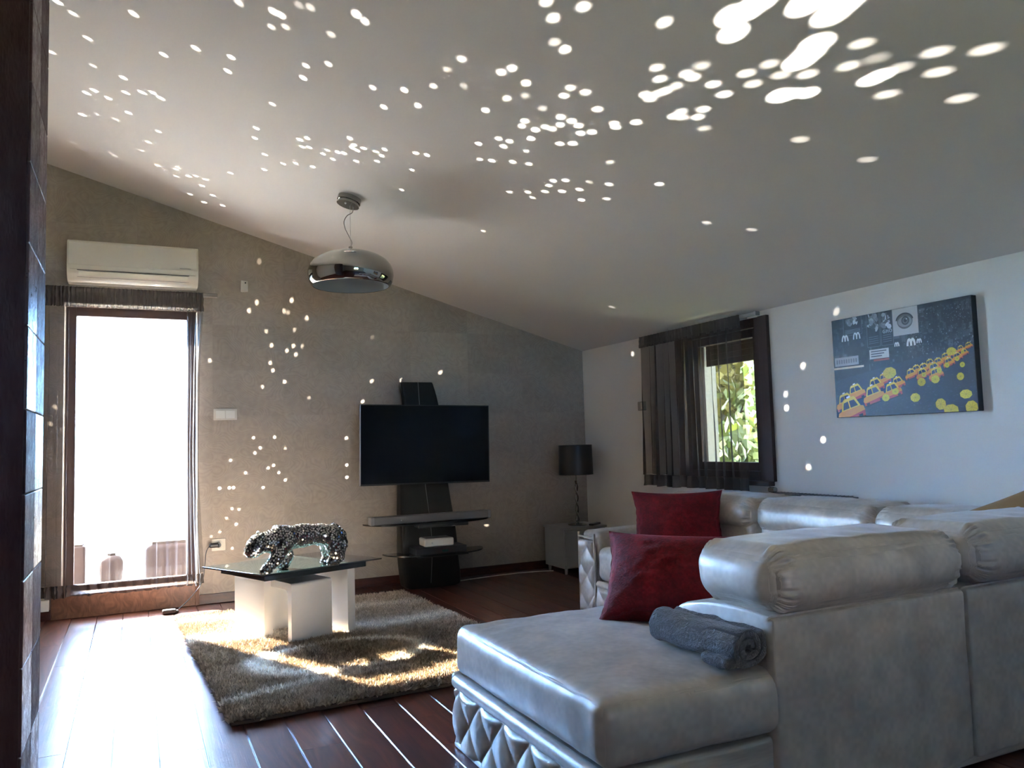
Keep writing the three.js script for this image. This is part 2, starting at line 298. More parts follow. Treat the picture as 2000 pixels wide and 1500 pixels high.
// cloth hung from y1 to y0; at(u) = place along the rail, fold = number of pleats
function drape(nu, nv, y0, y1, at, fold, amp, edge, ph = 0) {
  const g = new THREE.PlaneGeometry(1, 1, nu, nv), p = g.attributes.position;
  for (let i = 0; i < p.count; i++) {
    const u = p.getX(i) + 0.5, v = p.getY(i) + 0.5, k = u * fold * 6.283 + ph + 1.5 * n2(u * fold * 0.35, 3 + ph);
    const open = lerp(1, 0.55, v), a = amp * open * (0.65 + 0.5 * n2(u * 9, 11 + ph));
    const x = at(u, v) + a * 0.45 * Math.sin(k * 0.5 + 1) + 0.004 * n2(u * 40, v * 2);
    p.setXYZ(i, x, lerp(y0, y1, v) + edge * (1 - v) * n2(u * 7, 5 + ph), a * Math.sin(k) + 0.25 * a * Math.sin(k * 2.3 + v * 2));
  }
  g.computeVertexNormals(); return g;
}
{
  const Z = ZB + 0.1, t = thing('door_curtain', 'long taupe sheer curtain gathered over the terrace door', 'curtain', [0, 0, Z]);
  const at = (u, v) => { const s = u < 0.28 ? -0.64 + u / 0.28 * 0.22 : u > 0.68 ? 0.335 + (u - 0.68) / 0.32 * 0.12 : -0.42 + (u - 0.28) / 0.4 * 0.755; return s - (u > 0.68 ? 0.035 * Math.sin(v * 3.14) * (u - 0.68) / 0.32 : 0); };
  part('sheer', drape(420, 24, 0.245, 2.2, at, 26, 0.028, 0.012), sheer, t);
  part('bottom_hem', drape(420, 4, 0.165, 0.245, (u) => at(u, 0), 26, 0.028, 0.012), hem, t, 'doubled cloth along the bottom');
  part('header', drape(420, 6, 2.2, 2.345, (u) => -0.64 + u * 1.095, 44, 0.016, 0.0, 2), hem, t, 'dark gathered heading band');
  const rod = thing('curtain_rail', 'flat taupe curtain rail above the terrace door', 'curtain rail', [0, 2.335, ZB + 0.06]);
  part('rail', rb(1.36, 0.03, 0.03, 0.004, -0.12, 0, 0), std({ name: 'rail_paint', color: lin(0.25, 0.22, 0.19), roughness: 0.5 }), rod);
  part('bracket', bx(0.03, 0.03, 0.05, 0.4, 0, -0.037), steel, rod); part('bracket', bx(0.03, 0.03, 0.05, -0.6, 0, -0.037), steel, rod);
}
{
  const t = thing('window_curtain', 'short dark brown sheer curtain over the right window', 'curtain', [XR - 0.1, 0, 0], -Math.PI / 2);   // local x runs along +z
  t.rotation.y = -Math.PI / 2;
  const at = (u, v) => -5.4 + u * 1.2 + 0.02 * (1 - v) * (u < 0.5 ? -1 : 0.4);
  part('sheer', drape(300, 16, 0.86, 1.9, at, 13, 0.03, 0.01, 4), sheerWindow, t);
  part('bottom_hem', drape(300, 3, 0.772, 0.86, (u) => at(u, 0), 13, 0.03, 0.01, 4), hem, t);
  part('header', drape(300, 5, 1.885, 1.975, (u) => -5.4 + u * 1.2, 30, 0.013, 0, 6), hem, t, 'dark gathered heading band');
  const r = thing('window_curtain_rail', 'thin grey curtain rail under the ceiling over the right window', 'curtain rail', [XR - 0.06, 1.965, -4.75]);
  part('rail', rb(0.03, 0.022, 1.34, 0.004), greyPlastic, r); part('end_cap', rb(0.04, 0.028, 0.02, 0.004, 0, 0, 0.675), greyPlastic, r); part('bracket', bx(0.05, 0.02, 0.03, 0.035, 0, 0.5), steel, r); part('bracket', bx(0.05, 0.02, 0.03, 0.035, 0, -0.5), steel, r);
}

// ───────────────────────── corner sofa ─────────────────────────
{
  const t = thing('corner_sofa', 'large silver satin corner sofa with chaise and diamond-quilted base', 'sofa');
  const put = (name, g, x, y, z, label) => { const m = part(name, g, satin, t, label); m.position.set(x, y, z); return m; };
  // a quilted panel, w wide and h high, facing +z of its own
  const quilt = (w, h, dw = 0.2, dh = 0.2, A = 0.022) => {
    const nx = Math.ceil(w / 0.008), ny = Math.ceil(h / 0.008), g = new THREE.PlaneGeometry(w, h, nx, ny), p = g.attributes.position;
    for (let i = 0; i < p.count; i++) {
      const x = p.getX(i), y = p.getY(i), u = x / dw + y / dh, v = x / dw - y / dh, f = (q) => Math.abs(q - Math.round(q)) * 2;
      const e = Math.min(1, (w / 2 - Math.abs(x)) / 0.015, (h / 2 - Math.abs(y)) / 0.015);
      const d = Math.pow(Math.abs(Math.sin(Math.PI * u) * Math.sin(Math.PI * v)), 0.45);
      p.setZ(i, A * d * Math.sqrt(Math.max(0, e)) + 0.0008 * n2(x * 60, y * 60));
    }
    g.computeVertexNormals(); return boxUV(g);
  };
  const roll = (len, r) => boxUV(new THREE.CapsuleGeometry(r, len - 2 * r, 8, 24));
  // chaise and near segment (back towards the viewer, z = -1.84)
  const cz = (-2.93 - 1.85) / 2, cd = 1.08;
  put('base', rb(2.55, 0.25, cd - 0.03, 0.015, 1.125 + 2.55 / 2, 0.135, 0), 0, 0, cz);
  put('chaise_cushion', puff(0.96, 0.185, cd, 0.045, { n: [46, 14, 46], bulge: [0.008, 0.022, 0.008], wr: 0.0025, wf: 7, shape(q, s, e) {
    const c = Math.max(0, 1 - Math.abs(s[0] + 0.75) * 4) * (s[1] > 0 ? 1 : 0); q[1] += 0.004 * c * Math.sin(s[2] * 42 + s[0] * 8) * (s[2] < 0.2 ? 1 : 0.2); } }), 1.11 + 0.48, 0.363, cz, 'wide flat chaise cushion');
  put('seat_cushion', puff(0.9, 0.185, 0.66, 0.045, { bulge: [0.005, 0.025, 0.008], wr: 0.002 }), 2.52, 0.363, -2.6);
  put('piping', roll(cd, 0.026).rotateX(Math.PI / 2), 1.115, 0.247, cz, 'padded roll under the chaise cushion');
  put('piping', roll(1.3, 0.02).rotateZ(Math.PI / 2), 1.75, 0.257, -2.93);
  put('quilted_panel', quilt(cd, 0.215).rotateY(-Math.PI / 2), 1.112, 0.112, cz, 'diamond-quilted base panel of the chaise');
  put('quilted_panel', quilt(1.7, 0.215).rotateY(Math.PI), 1.98, 0.112, -2.925);
  put('trim', rb(0.02, 0.02, cd, 0.008), 1.112, 0.012, cz);
  // back panels and back cushions of the near segment
  const BX = [[1.7, 2.56], [2.568, 3.4]];
  for (const [a, b] of BX) {
    put('back_panel', puff(b - a, 0.565, 0.06, 0.02, { n: [30, 24, 4], bulge: [0, 0, 0.006], wr: 0.0016, wf: 5 }), (a + b) / 2, 0.325, -1.868, 'smooth outer back of the sofa');
    // cushion below the headrest: profile in (z, y), swept along x
    const s = new THREE.Shape(); s.moveTo(-0.03, 0.4); s.lineTo(-0.03, 0.6); s.bezierCurveTo(-0.15, 0.612, -0.3, 0.61, -0.42, 0.575); s.bezierCurveTo(-0.5, 0.545, -0.52, 0.48, -0.47, 0.4); s.lineTo(-0.03, 0.4);
    const g = new THREE.ExtrudeGeometry(s, { depth: b - a - 0.03, bevelEnabled: true, bevelSize: 0.012, bevelThickness: 0.015, bevelSegments: 3, curveSegments: 14 });
    g.applyMatrix4(new THREE.Matrix4().set(0, 0, 1, 0, 0, 1, 0, 0, 1, 0, 0, 0, 0, 0, 0, 1));
    put('back_cushion', boxUV(toCreasedNormals(flip(g), 0.6)), a + 0.015, 0, -1.84);
  }
  const head = (len) => puff(len, 0.2, 0.4, 0.085, { n: [110, 40, 60], bulge: [0.02, 0.012, 0.015], wr: 0.003, wf: 6, shape(q, s, e) {
    const end = (len / 2 - Math.abs(q[0])), a = Math.atan2(e[1], e[2]), k = Math.exp(-((end - 0.055) ** 2) / 0.0007);
    const m = 0.009 * k * Math.sin(a * 22 + 4 * n2(a * 3, s[0])); q[1] += e[1] * m; q[2] += e[2] * m;
    q[2] -= 0.1 * (q[1] + 0.1) * 0.6; } });
  const H0 = head(0.87), H1 = head(0.83);
  put('headrest', H0, 1.7 + 0.435, 0.706, -2.012, 'padded roll headrest facing the viewer');
  put('headrest', H1, 2.575 + 0.415, 0.716, -1.99);
  // long segment against the white wall
  const XF = 2.74, XK = 3.72;
  put('base', rb(XK - XF - 0.02, 0.2, 2.0, 0.015), (XF + XK) / 2 + 0.01, 0.115, -3.75);
  put('arm', puff(XK - XF - 0.02, 0.535, 0.215, 0.035, { n: [40, 24, 12], bulge: [0, 0.006, 0.006], wr: 0.0015 }), (XF + XK) / 2 + 0.012, 0.272, -4.675, 'padded arm with quilted front');
  put('quilted_panel', quilt(0.185, 0.47).rotateY(-Math.PI / 2), XF - 0.004, 0.245, -4.675, 'diamond-quilted arm front');
  put('trim', [rb(0.016, 0.53, 0.014, 0.006, 0, 0, 0.1), rb(0.016, 0.53, 0.014, 0.006, 0, 0, -0.1), rb(0.016, 0.014, 0.21, 0.006, 0, 0.235, 0)], XF - 0.004, 0.265, -4.675);
  put('quilted_panel', quilt(1.8, 0.18).rotateY(-Math.PI / 2), XF - 0.002, 0.095, -3.66);
  put('piping', roll(1.8, 0.022).rotateX(Math.PI / 2), XF + 0.002, 0.207, -3.66);
  for (const [a, b] of [[-4.56, -3.72], [-3.715, -2.95]]) put('seat_cushion', puff(0.72, 0.22, b - a, 0.05, { n: [30, 14, 36], bulge: [0.015, 0.025, 0], wr: 0.002 }), XF + 0.36, 0.335, (a + b) / 2);
  for (const [a, b] of [[-4.56, -3.73], [-3.725, -2.89], [-2.885, -2.0]]) {
    put('back_cushion', puff(0.3, 0.3, b - a, 0.06, { n: [16, 20, 36], bulge: [0.02, 0.01, 0], wr: 0.003 }), 3.51, 0.485, (a + b) / 2);
    put('headrest', head(b - a + 0.03).rotateY(-Math.PI / 2), 3.53, 0.672, (a + b) / 2 + (a < -4.5 ? -0.04 : 0), 'padded roll headrest against the white wall');
  }
  put('back_panel', rb(0.04, 0.58, 2.75, 0.018), XK - 0.018, 0.31, -3.4);
}
// cushions
function pillowGeo(w, h, T, pull = 0.07) {
  const N = 40, g = new THREE.PlaneGeometry(2, 2, N, N), back = g.clone(), shape = (q, sgn) => {
    const p = q.attributes.position;
    for (let i = 0; i < p.count; i++) {
      const x = p.getX(i), y = p.getY(i), ex = 1 - x * x, ey = 1 - y * y;
      p.setXYZ(i, (x * (1 - pull * ey) + 0.01 * n2(y * 3, sgn)) * w / 2, (y * (1 - pull * ex)) * h / 2, sgn * T * (Math.pow(Math.max(ex, 0), 0.55) * Math.pow(Math.max(ey, 0), 0.55)) * 0.5 + 0.006 * ex * ey * n2(x * 3 + sgn * 5, y * 3));
    }
  };
  shape(g, 1); shape(back, -1);
  const ix = back.index.array; for (let i = 0; i < ix.length; i += 3) [ix[i], ix[i + 2]] = [ix[i + 2], ix[i]];
  return smooth(join([g, back]));
}
{
  const a = single('throw_pillow', 'burgundy velvet pillow standing at the far arm of the sofa', 'pillow', pillowGeo(0.57, 0.38, 0.24, 0.1), redVelvet, 'burgundy velvet pillows');
  a.position.set(3.1, 0.625, -4.15); a.rotation.set(-0.22, -0.62, 0, 'YXZ');
  const b = single('throw_pillow', 'burgundy velvet pillow leaning on its corner on the chaise', 'pillow', pillowGeo(0.55, 0.38, 0.24, 0.1), redVelvet, 'burgundy velvet pillows');
  b.position.set(1.84, 0.615, -2.5); b.rotation.set(-0.55, -0.8, -0.02, 'YXZ');
  const c = single('throw_pillow', 'burgundy velvet pillow lying half hidden behind the near headrest', 'pillow', pillowGeo(0.5, 0.34, 0.15), redVelvet, 'burgundy velvet pillows');
  c.position.set(2.3, 0.6, -2.6); c.rotation.set(-0.9, -0.1, 0.0, 'YXZ');
  const d = single('throw_pillow', 'ochre brown pillow at the sofa corner by the right edge', 'pillow', pillowGeo(0.5, 0.42, 0.22, 0.05), phys({ name: 'ochre_fabric', color: lin(0.36, 0.22, 0.1), roughness: 0.9, sheen: 0.4, sheenColor: lin(0.5, 0.35, 0.2), bumpMap: plasterBump, bumpScale: 0.001 }));
  d.position.set(3.5, 0.655, -2.22); d.rotation.set(-0.35, -0.85, 0.4, 'YXZ');
}
// rolled grey throw
{
  const t = thing('rolled_throw', 'rolled grey plush throw at the end of the sofa back', 'throw', [1.61, 0.474, -2.05]);
  const grey = phys({ name: 'grey_plush', color: lin(0.14, 0.14, 0.145), roughness: 1, sheen: 0.6, sheenColor: lin(0.4, 0.4, 0.42), sheenRoughness: 0.6, bumpMap: rep(tex(256, 256, (u, v) => 0.5 + 0.4 * tileNoise(u, v, 40) + 0.3 * tileNoise(u, v, 16), false), 0.12), bumpScale: 0.004 });
  const outer = [], inner = [], turns = 2.1, th = 0.017;
  for (let i = 0; i <= 90; i++) { const a = i / 90 * turns * 6.283, r = 0.016 + 0.0105 * a / 1.9 + 0.004; for (const [l, q] of [[outer, r + th / 2], [inner, r - th / 2]]) l.push([q * Math.cos(a) * 0.72, q * Math.sin(a) * 0.62]); }
  const s = new THREE.Shape([...outer, ...inner.reverse()].map(([a, b]) => new THREE.Vector2(a, b)));
  const g = new THREE.ExtrudeGeometry(s, { depth: 0.37, steps: 30, bevelEnabled: true, bevelSize: 0.005, bevelThickness: 0.008, bevelSegments: 3 })  .translate(0, 0, -0.185), p = g.attributes.position;
  for (let i = 0; i < p.count; i++) { const x = p.getX(i), y = p.getY(i), z = p.getZ(i), k = 1 + 0.07 * n3(x * 14, y * 14, z * 9) + 0.03 * n3(x * 30, y * 30, z * 26); p.setXYZ(i, x * k, Math.max(y * k, -0.055), z); }
  g.deleteAttribute('uv'); const gg = boxUV(toCreasedNormals(g, 1.0));
  const m = part('roll', gg, grey, t); m.position.y = 0.06; m.rotation.set(0.02, 0.08, 0);
  part('loose_end', puff(0.1, 0.03, 0.13, 0.014, { bulge: [0, 0.006, 0], wr: 0.004, wf: 22 }), grey, t).position.set(-0.02, 0.014, 0.125);
}

// ───────────────────────── rug ─────────────────────────
{
  const RX = 0.31, RZ = -5.92, W = 1.6, D = 2.3;
  const t = thing('shag_rug', 'brown and beige shag rug with cream swirls', 'rug', [RX + W / 2, 0, RZ + D / 2], 0.045);
  const tone = (x, z) => {   // local metres from the rug's middle
    const el = Math.hypot((x + 0.12) / 0.44, (z - 0.42) / 0.3) , ring = Math.exp(-(((el - 1) * (x > -0.3 ? 1 : 0.6)) ** 2) / 0.012) * (z > 0.15 || x > -0.1 ? 1 : 0.3);
    const wave = z - (0.92 - 0.12 * Math.sin((x + 0.8) * 2.4)), w2 = Math.exp(-(wave ** 2) / 0.0016) * smoothstep(-x, -0.25, 0.25);
    const wave3 = z - (-0.3 + 0.16 * Math.sin(x * 2.2 + 1)), w3 = Math.exp(-(wave3 ** 2) / 0.012) * 0.7, w4 = Math.exp(-((z + 0.85 - 0.2 * x) ** 2) / 0.01) * 0.4;
    const c = clamp(Math.max(ring, w2 * 0.7, w3, w4) + 0.15 * fbm(x * 6, z * 6, 3), 0, 1), d = 0.5 + 0.5 * fbm(x * 2.2 + 9, z * 2.2, 3);
    return [lerp(lerp(0.27, 0.5, d), 0.95, c), lerp(lerp(0.205, 0.4, d), 0.89, c), lerp(lerp(0.145, 0.3, d), 0.8, c)];
  };
  const back = part('backing', rb(W, 0.018, D, 0.006, 0, 0.0105, 0), std({ name: 'rug_backing', color: lin(0.12, 0.09, 0.065), roughness: 1 }), t);
  const blade = (a, l, dx) => { const g = new THREE.BufferGeometry(), w = 0.0056, c = Math.cos(a), s = Math.sin(a); g.setAttribute('position', new THREE.Float32BufferAttribute([-w * c, 0, -w * s, w * c, 0, w * s, w * c * 0.9 + dx * 0.5 * s, l * 0.6, w * s * 0.9 - dx * 0.5 * c, -w * c * 0.9 + dx * 0.5 * s, l * 0.6, -w * s * 0.9 - dx * 0.5 * c, dx * 1.2 * s, l, -dx * 1.2 * c], 3)); g.setIndex([0, 1, 2, 0, 2, 3, 3, 2, 4]); g.computeVertexNormals(); return g; };
  const tuft = mergeGeometries([0, 1, 2, 3, 4].map((k) => blade(k * 1.3, 0.034 - 0.004 * (k % 2), 0.008 + 0.003 * k).translate(0.0035 * Math.cos(k * 2), 0, 0.0035 * Math.sin(k * 2))));
  const step = 0.0102, nx = Math.floor(W / step), nz = Math.floor(D / step), im = new THREE.InstancedMesh(tuft, std({ name: 'rug_pile', color: 0xffffff, roughness: 0.95, side: THREE.DoubleSide }), nx * nz), M = new THREE.Matrix4(), q = new THREE.Quaternion(), E = new THREE.Euler(), col = new THREE.Color();
  let k = 0;
  for (let i = 0; i < nx; i++) for (let j = 0; j < nz; j++) {
    const x = -W / 2 + (i + rnd()) * step, z = -D / 2 + (j + rnd()) * step, edge = (a, h) => Math.max(0, Math.abs(a) - h + 0.02) * Math.sign(a) * 22;
    E.set(0.8 * n2(x * 22, z * 22) + 0.5 * (rnd() - 0.5) + edge(z, D / 2), rnd() * 6.283, 0.8 * n2(x * 22 + 50, z * 22) + 0.5 * (rnd() - 0.5) - edge(x, W / 2), 'ZXY');
    M.compose(V(x, 0.016, z), q.setFromEuler(E), V(1, 0.85 + 0.35 * rnd() + 0.2 * n2(x * 16, z * 16 + 4), 1)); im.setMatrixAt(k, M);
    const b = 0.7 + 0.75 * rnd(), c = tone(x, z); im.setColorAt(k, col.setRGB(c[0] * b, c[1] * b, c[2] * b)); k++;
  }
  im.count = k; im.name = 'pile'; im.userData.kind = 'stuff'; flags(im); t.add(im);
}

// ───────────────────────── coffee table ─────────────────────────
const TABLE_Y = 0.45;
{
  const A = [0.369, -5.217], B = [0.643, -4.669], Cc = [1.393, -4.918], mid = [(A[0] + Cc[0]) / 2, (A[1] + Cc[1]) / 2];
  const t = thing('coffee_table', 'white lacquered coffee table with a black-edged glass top', 'table', [mid[0], 0, mid[1]]);
  const loc = ([x, z]) => [x - mid[0], z - mid[1]], a = loc(A), b = loc(B), c = loc(Cc), d = [-b[0], -b[1]];
  const U = V(c[0] - b[0], 0, c[1] - b[1]), L = U.length(); U.normalize();                 // along the front edge
  const Vv = V(a[0] - b[0], 0, a[1] - b[1]), D = Vv.length(); Vv.normalize();               // from front to back
  const P = (u, v) => [b[0] + U.x * u + Vv.x * v, b[1] + U.z * u + Vv.z * v];
  const slab = (pts, y0, y1, bev) => new THREE.ExtrudeGeometry(new THREE.Shape(pts.map(([x, z]) => new THREE.Vector2(x, -z))), { depth: y1 - y0 - 2 * bev, bevelEnabled: true, bevelSize: bev, bevelThickness: bev, bevelSegments: 2 }).rotateX(-Math.PI / 2).translate(0, y0 + bev, 0);
  part('glass_top', slab([a, b, c, d], 0.441, TABLE_Y, 0.0015), phys({ name: 'dark_green_glass', color: lin(0.012, 0.022, 0.022), roughness: 0.025, clearcoat: 1, clearcoatRoughness: 0.02, ior: 1.6 }), t, 'dark reflective glass plate');
  part('under_plate', slab([P(0.06, D - 0.1), P(0.02, 0.012), P(L - 0.11, 0.012), P(L - 0.09, D - 0.1)], 0.41, 0.44, 0.003), phys({ name: 'black_lacquer', color: lin(0.012, 0.013, 0.014), roughness: 0.15 }), t, 'smaller black plate under the glass');
  // outer bent panel: two legs joined by a top with rounded inner corners, seen end on along the front-to-back direction
  const bent = (w, h, th, r, deep) => {
    const s = new THREE.Shape(); s.moveTo(-w / 2, 0); s.lineTo(-w / 2, h - r * 0.4); s.quadraticCurveTo(-w / 2, h, -w / 2 + r * 0.4, h); s.lineTo(w / 2 - r * 0.4, h); s.quadraticCurveTo(w / 2, h, w / 2, h - r * 0.4); s.lineTo(w / 2, 0); s.lineTo(w / 2 - th, 0); s.lineTo(w / 2 - th, h - th - r); s.quadraticCurveTo(w / 2 - th, h - th, w / 2 - th - r, h - th); s.lineTo(-w / 2 + th + r, h - th); s.quadraticCurveTo(-w / 2 + th, h - th, -w / 2 + th, h - th - r); s.lineTo(-w / 2 + th, 0); s.lineTo(-w / 2, 0);
    return new THREE.ExtrudeGeometry(s, { depth: deep, bevelEnabled: true, bevelSize: 0.002, bevelThickness: 0.002, bevelSegments: 2, curveSegments: 10 }).translate(0, 0, -deep / 2);
  };
  const ang = Math.atan2(-U.z, U.x), base = 0.03;
  part('end_panel', slab([P(0.18, 0.57), P(0.18, 0.27), P(0.228, 0.27), P(0.228, 0.57)], base, 0.409, 0.003), lacquer, t, 'white end panel at the left');
  part('end_panel', slab([P(0.56, 0.42), P(0.56, 0.02), P(0.605, 0.02), P(0.605, 0.42)], base, 0.409, 0.003), lacquer, t, 'white end panel at the right');
  part('cross_top', slab([P(0.228, 0.42), P(0.228, 0.28), P(0.56, 0.28), P(0.56, 0.42)], 0.372, 0.409, 0.002), lacquer, t);
  const n = part('inner_base', bent(0.4, 0.371 - base, 0.038, 0.045, 0.26), lacquer, t, 'bent white panel turned crosswise'); const [qx, qz] = P(0.345, 0.22); n.position.set(qx, base, qz); n.rotation.y = ang + Math.PI / 2;
}

// ───────────────────────── mirror-mosaic panther ─────────────────────────
const tileSpots = [];   // [position, normal] of the mirror tiles, in the room
{
  const t = thing('panther_sculpture', 'stalking panther sculpture covered in mirror mosaic on the coffee table', 'sculpture', [0.835, TABLE_Y + 0.001, -4.785], 0.2); t.scale.set(0.84, 0.96, 0.96);
  const bones = [ // x0 y0 z0 r0  x1 y1 z1 r1
    [-0.315, 0.145, 0.03, 0.034, -0.275, 0.168, 0.028, 0.05], [-0.275, 0.17, 0.028, 0.05, -0.17, 0.18, 0.01, 0.058], [-0.17, 0.18, 0.01, 0.058, -0.085, 0.185, 0, 0.07],
    [-0.115, 0.238, 0.03, 0.026, -0.06, 0.205, 0.042, 0.046], [-0.115, 0.238, -0.03, 0.026, -0.06, 0.205, -0.042, 0.046],
    [-0.085, 0.185, 0, 0.072, 0.06, 0.195, 0, 0.064], [0.06, 0.195, 0, 0.064, 0.2, 0.195, 0, 0.056], [0.2, 0.185, 0, 0.062, 0.275, 0.18, 0, 0.062],
    [-0.08, 0.16, 0.05, 0.05, -0.15, 0.085, 0.07, 0.036], [-0.15, 0.085, 0.07, 0.036, -0.225, 0.028, 0.085, 0.027], [-0.225, 0.028, 0.085, 0.027, -0.255, 0.02, 0.09, 0.02],
    [-0.06, 0.15, -0.05, 0.046, -0.02, 0.075, -0.06, 0.034], [-0.02, 0.075, -0.06, 0.034, -0.045, 0.026, -0.06, 0.026], [-0.045, 0.026, -0.06, 0.026, -0.075, 0.02, -0.06, 0.02],
    [0.26, 0.16, 0.045, 0.056, 0.265, 0.095, 0.055, 0.042], [0.265, 0.095, 0.055, 0.042, 0.295, 0.055, 0.055, 0.03], [0.295, 0.055, 0.055, 0.03, 0.27, 0.025, 0.055, 0.026], [0.27, 0.025, 0.055, 0.026, 0.235, 0.02, 0.055, 0.02],
    [0.26, 0.16, -0.045, 0.054, 0.27, 0.095, -0.055, 0.04], [0.27, 0.095, -0.055, 0.04, 0.3, 0.055, -0.055, 0.03], [0.3, 0.055, -0.055, 0.03, 0.275, 0.025, -0.055, 0.025], [0.275, 0.025, -0.055, 0.025, 0.24, 0.02, -0.055, 0.02],
    [0.3, 0.215, 0.0, 0.03, 0.35, 0.175, 0.01, 0.024], [0.35, 0.175, 0.01, 0.024, 0.36, 0.12, 0.02, 0.022], [0.36, 0.12, 0.02, 0.022, 0.335, 0.075, 0.025, 0.019], [0.335, 0.075, 0.025, 0.019, 0.34, 0.03, 0.03, 0.015],
    [-0.255, 0.212, 0.058, 0.013, -0.246, 0.23, 0.064, 0.009], [-0.255, 0.212, 0.0, 0.013, -0.246, 0.23, -0.006, 0.009],
    [-0.312, 0.125, 0.03, 0.024, -0.285, 0.13, 0.03, 0.03],
  ];
  const sd = (x, y, z) => {
    let s = 0;
    for (const [ax, ay, az, ar, bx2, by, bz, br] of bones) {
      const dx = bx2 - ax, dy = by - ay, dz = bz - az, h = clamp(((x - ax) * dx + (y - ay) * dy + (z - az) * dz) / (dx * dx + dy * dy + dz * dz), 0, 1);
      s += Math.exp(-(Math.hypot(x - ax - dx * h, y - ay - dy * h, z - az - dz * h) - ar - (br - ar) * h) / 0.011);
    }
    return Math.max(-0.011 * Math.log(s + 1e-30), 0.001 - y);
  };
  const N = 112, S = 0.42, O = V(0.025, 0.14, 0.01), mc = new MarchingCubes(N, new THREE.MeshBasicMaterial(), false, false, 120000);
  mc.isolation = 0;
  for (let k = 0; k < N; k++) for (let j = 0; j < N; j++) for (let i = 0; i < N; i++) {
    const x = ((i - N / 2) / (N / 2)) * S + O.x, y = ((j - N / 2) / (N / 2)) * S + O.y, z = ((k - N / 2) / (N / 2)) * S + O.z;
    mc.field[i + j * N + k * N * N] = y < -0.03 || y > 0.3 || Math.abs(z) > 0.15 ? -0.05 : -sd(x, y, z);
  }
  mc.update();
  const cnt = mc.count, pos = new Float32Array(cnt * 3);
  for (let i = 0; i < cnt; i++) { pos[i * 3] = mc.positionArray[i * 3] * S + O.x; pos[i * 3 + 1] = mc.positionArray[i * 3 + 1] * S + O.y; pos[i * 3 + 2] = mc.positionArray[i * 3 + 2] * S + O.z; }
  let g = new THREE.BufferGeometry(); g.setAttribute('position', new THREE.BufferAttribute(pos, 3)); g = mergeVertices(g, 1e-5); g.computeVertexNormals();
  part('body', g, std({ name: 'black_grout', color: lin(0.02, 0.02, 0.022), roughness: 0.6 }), t, 'black body under the mirror tiles');
  // tiles: dart throwing over the surface, then squares turned along the body
  const tri = g.index.array, P = g.attributes.position, cum = []; let total = 0; const va = V(0, 0, 0), vb = V(0, 0, 0), vc = V(0, 0, 0);
  for (let i = 0; i < tri.length; i += 3) { va.fromBufferAttribute(P, tri[i]); vb.fromBufferAttribute(P, tri[i + 1]); vc.fromBufferAttribute(P, tri[i + 2]); total += vb.sub(va).cross(vc.sub(va)).length() / 2; cum.push(total); }
  const cell = new Map(), key = (p) => `${Math.floor(p.x / 0.0135)},${Math.floor(p.y / 0.0135)},${Math.floor(p.z / 0.0135)}`, tiles = [], grad = (p) => V(sd(p.x + 1e-3, p.y, p.z) - sd(p.x - 1e-3, p.y, p.z), sd(p.x, p.y + 1e-3, p.z) - sd(p.x, p.y - 1e-3, p.z), sd(p.x, p.y, p.z + 1e-3) - sd(p.x, p.y, p.z - 1e-3)).normalize();
  for (let n = 0; n < 60000; n++) {
    const r = rnd() * total; let lo = 0, hi = cum.length - 1; while (lo < hi) { const m = (lo + hi) >> 1; cum[m] < r ? lo = m + 1 : hi = m; }
    va.fromBufferAttribute(P, tri[lo * 3]); vb.fromBufferAttribute(P, tri[lo * 3 + 1]); vc.fromBufferAttribute(P, tri[lo * 3 + 2]);
    let a = rnd(), b = rnd(); if (a + b > 1) { a = 1 - a; b = 1 - b; }
    const p = va.clone().multiplyScalar(1 - a - b).addScaledVector(vb, a).addScaledVector(vc, b); if (p.y < 0.006) continue;
    let ok = true; const [cx, cy, cz2] = key(p).split(',').map(Number);
    for (let i = -1; i <= 1 && ok; i++) for (let j = -1; j <= 1 && ok; j++) for (let k = -1; k <= 1 && ok; k++) for (const o of cell.get(`${cx + i},${cy + j},${cz2 + k}`) || []) if (o.distanceToSquared(p) < 0.0128 ** 2) { ok = false; break; }
    if (!ok) continue;
    const kk = key(p); cell.has(kk) ? cell.get(kk).push(p) : cell.set(kk, [p]);
    tiles.push([p, grad(p)]);
  }
  const tileGeo = bx(0.0122, 0.0118, 0.0026), list = [], M = new THREE.Matrix4(), X = V(0, 0, 0), Y = V(0, 0, 0);
  for (const [p, n] of tiles) {
    const nn = n.clone().add(V(rnd() - 0.5, rnd() - 0.5, rnd() - 0.5).multiplyScalar(0.1)).normalize();
    X.set(1, 0.4 * rnd(), 0).addScaledVector(nn, -nn.x).normalize(); if (X.lengthSq() < 0.5) X.set(0, 0, 1); Y.crossVectors(nn, X).normalize(); X.crossVectors(Y, nn);
    M.makeBasis(X, Y, nn).setPosition(p.x + n.x * 0.0006, p.y + n.y * 0.0006, p.z + n.z * 0.0006); list.push(tileGeo.clone().scale(0.8 + 0.3 * rnd(), 0.8 + 0.3 * rnd(), 1).applyMatrix4(M));
  }
  const mm = part('mirror_tiles', mergeGeometries(list), std({ name: 'mirror_tile', color: lin(0.8, 0.8, 0.8), metalness: 1, roughness: 0.07 }), t, 'small square mirror tiles'); mm.userData.kind = 'stuff';
  t.updateMatrixWorld(true);
  for (const [p, n] of tiles) tileSpots.push([p.clone().applyMatrix4(t.matrixWorld), n.clone().transformDirection(t.matrixWorld)]);
  console.log('tiles', tiles.length, 'verts', P.count);
}
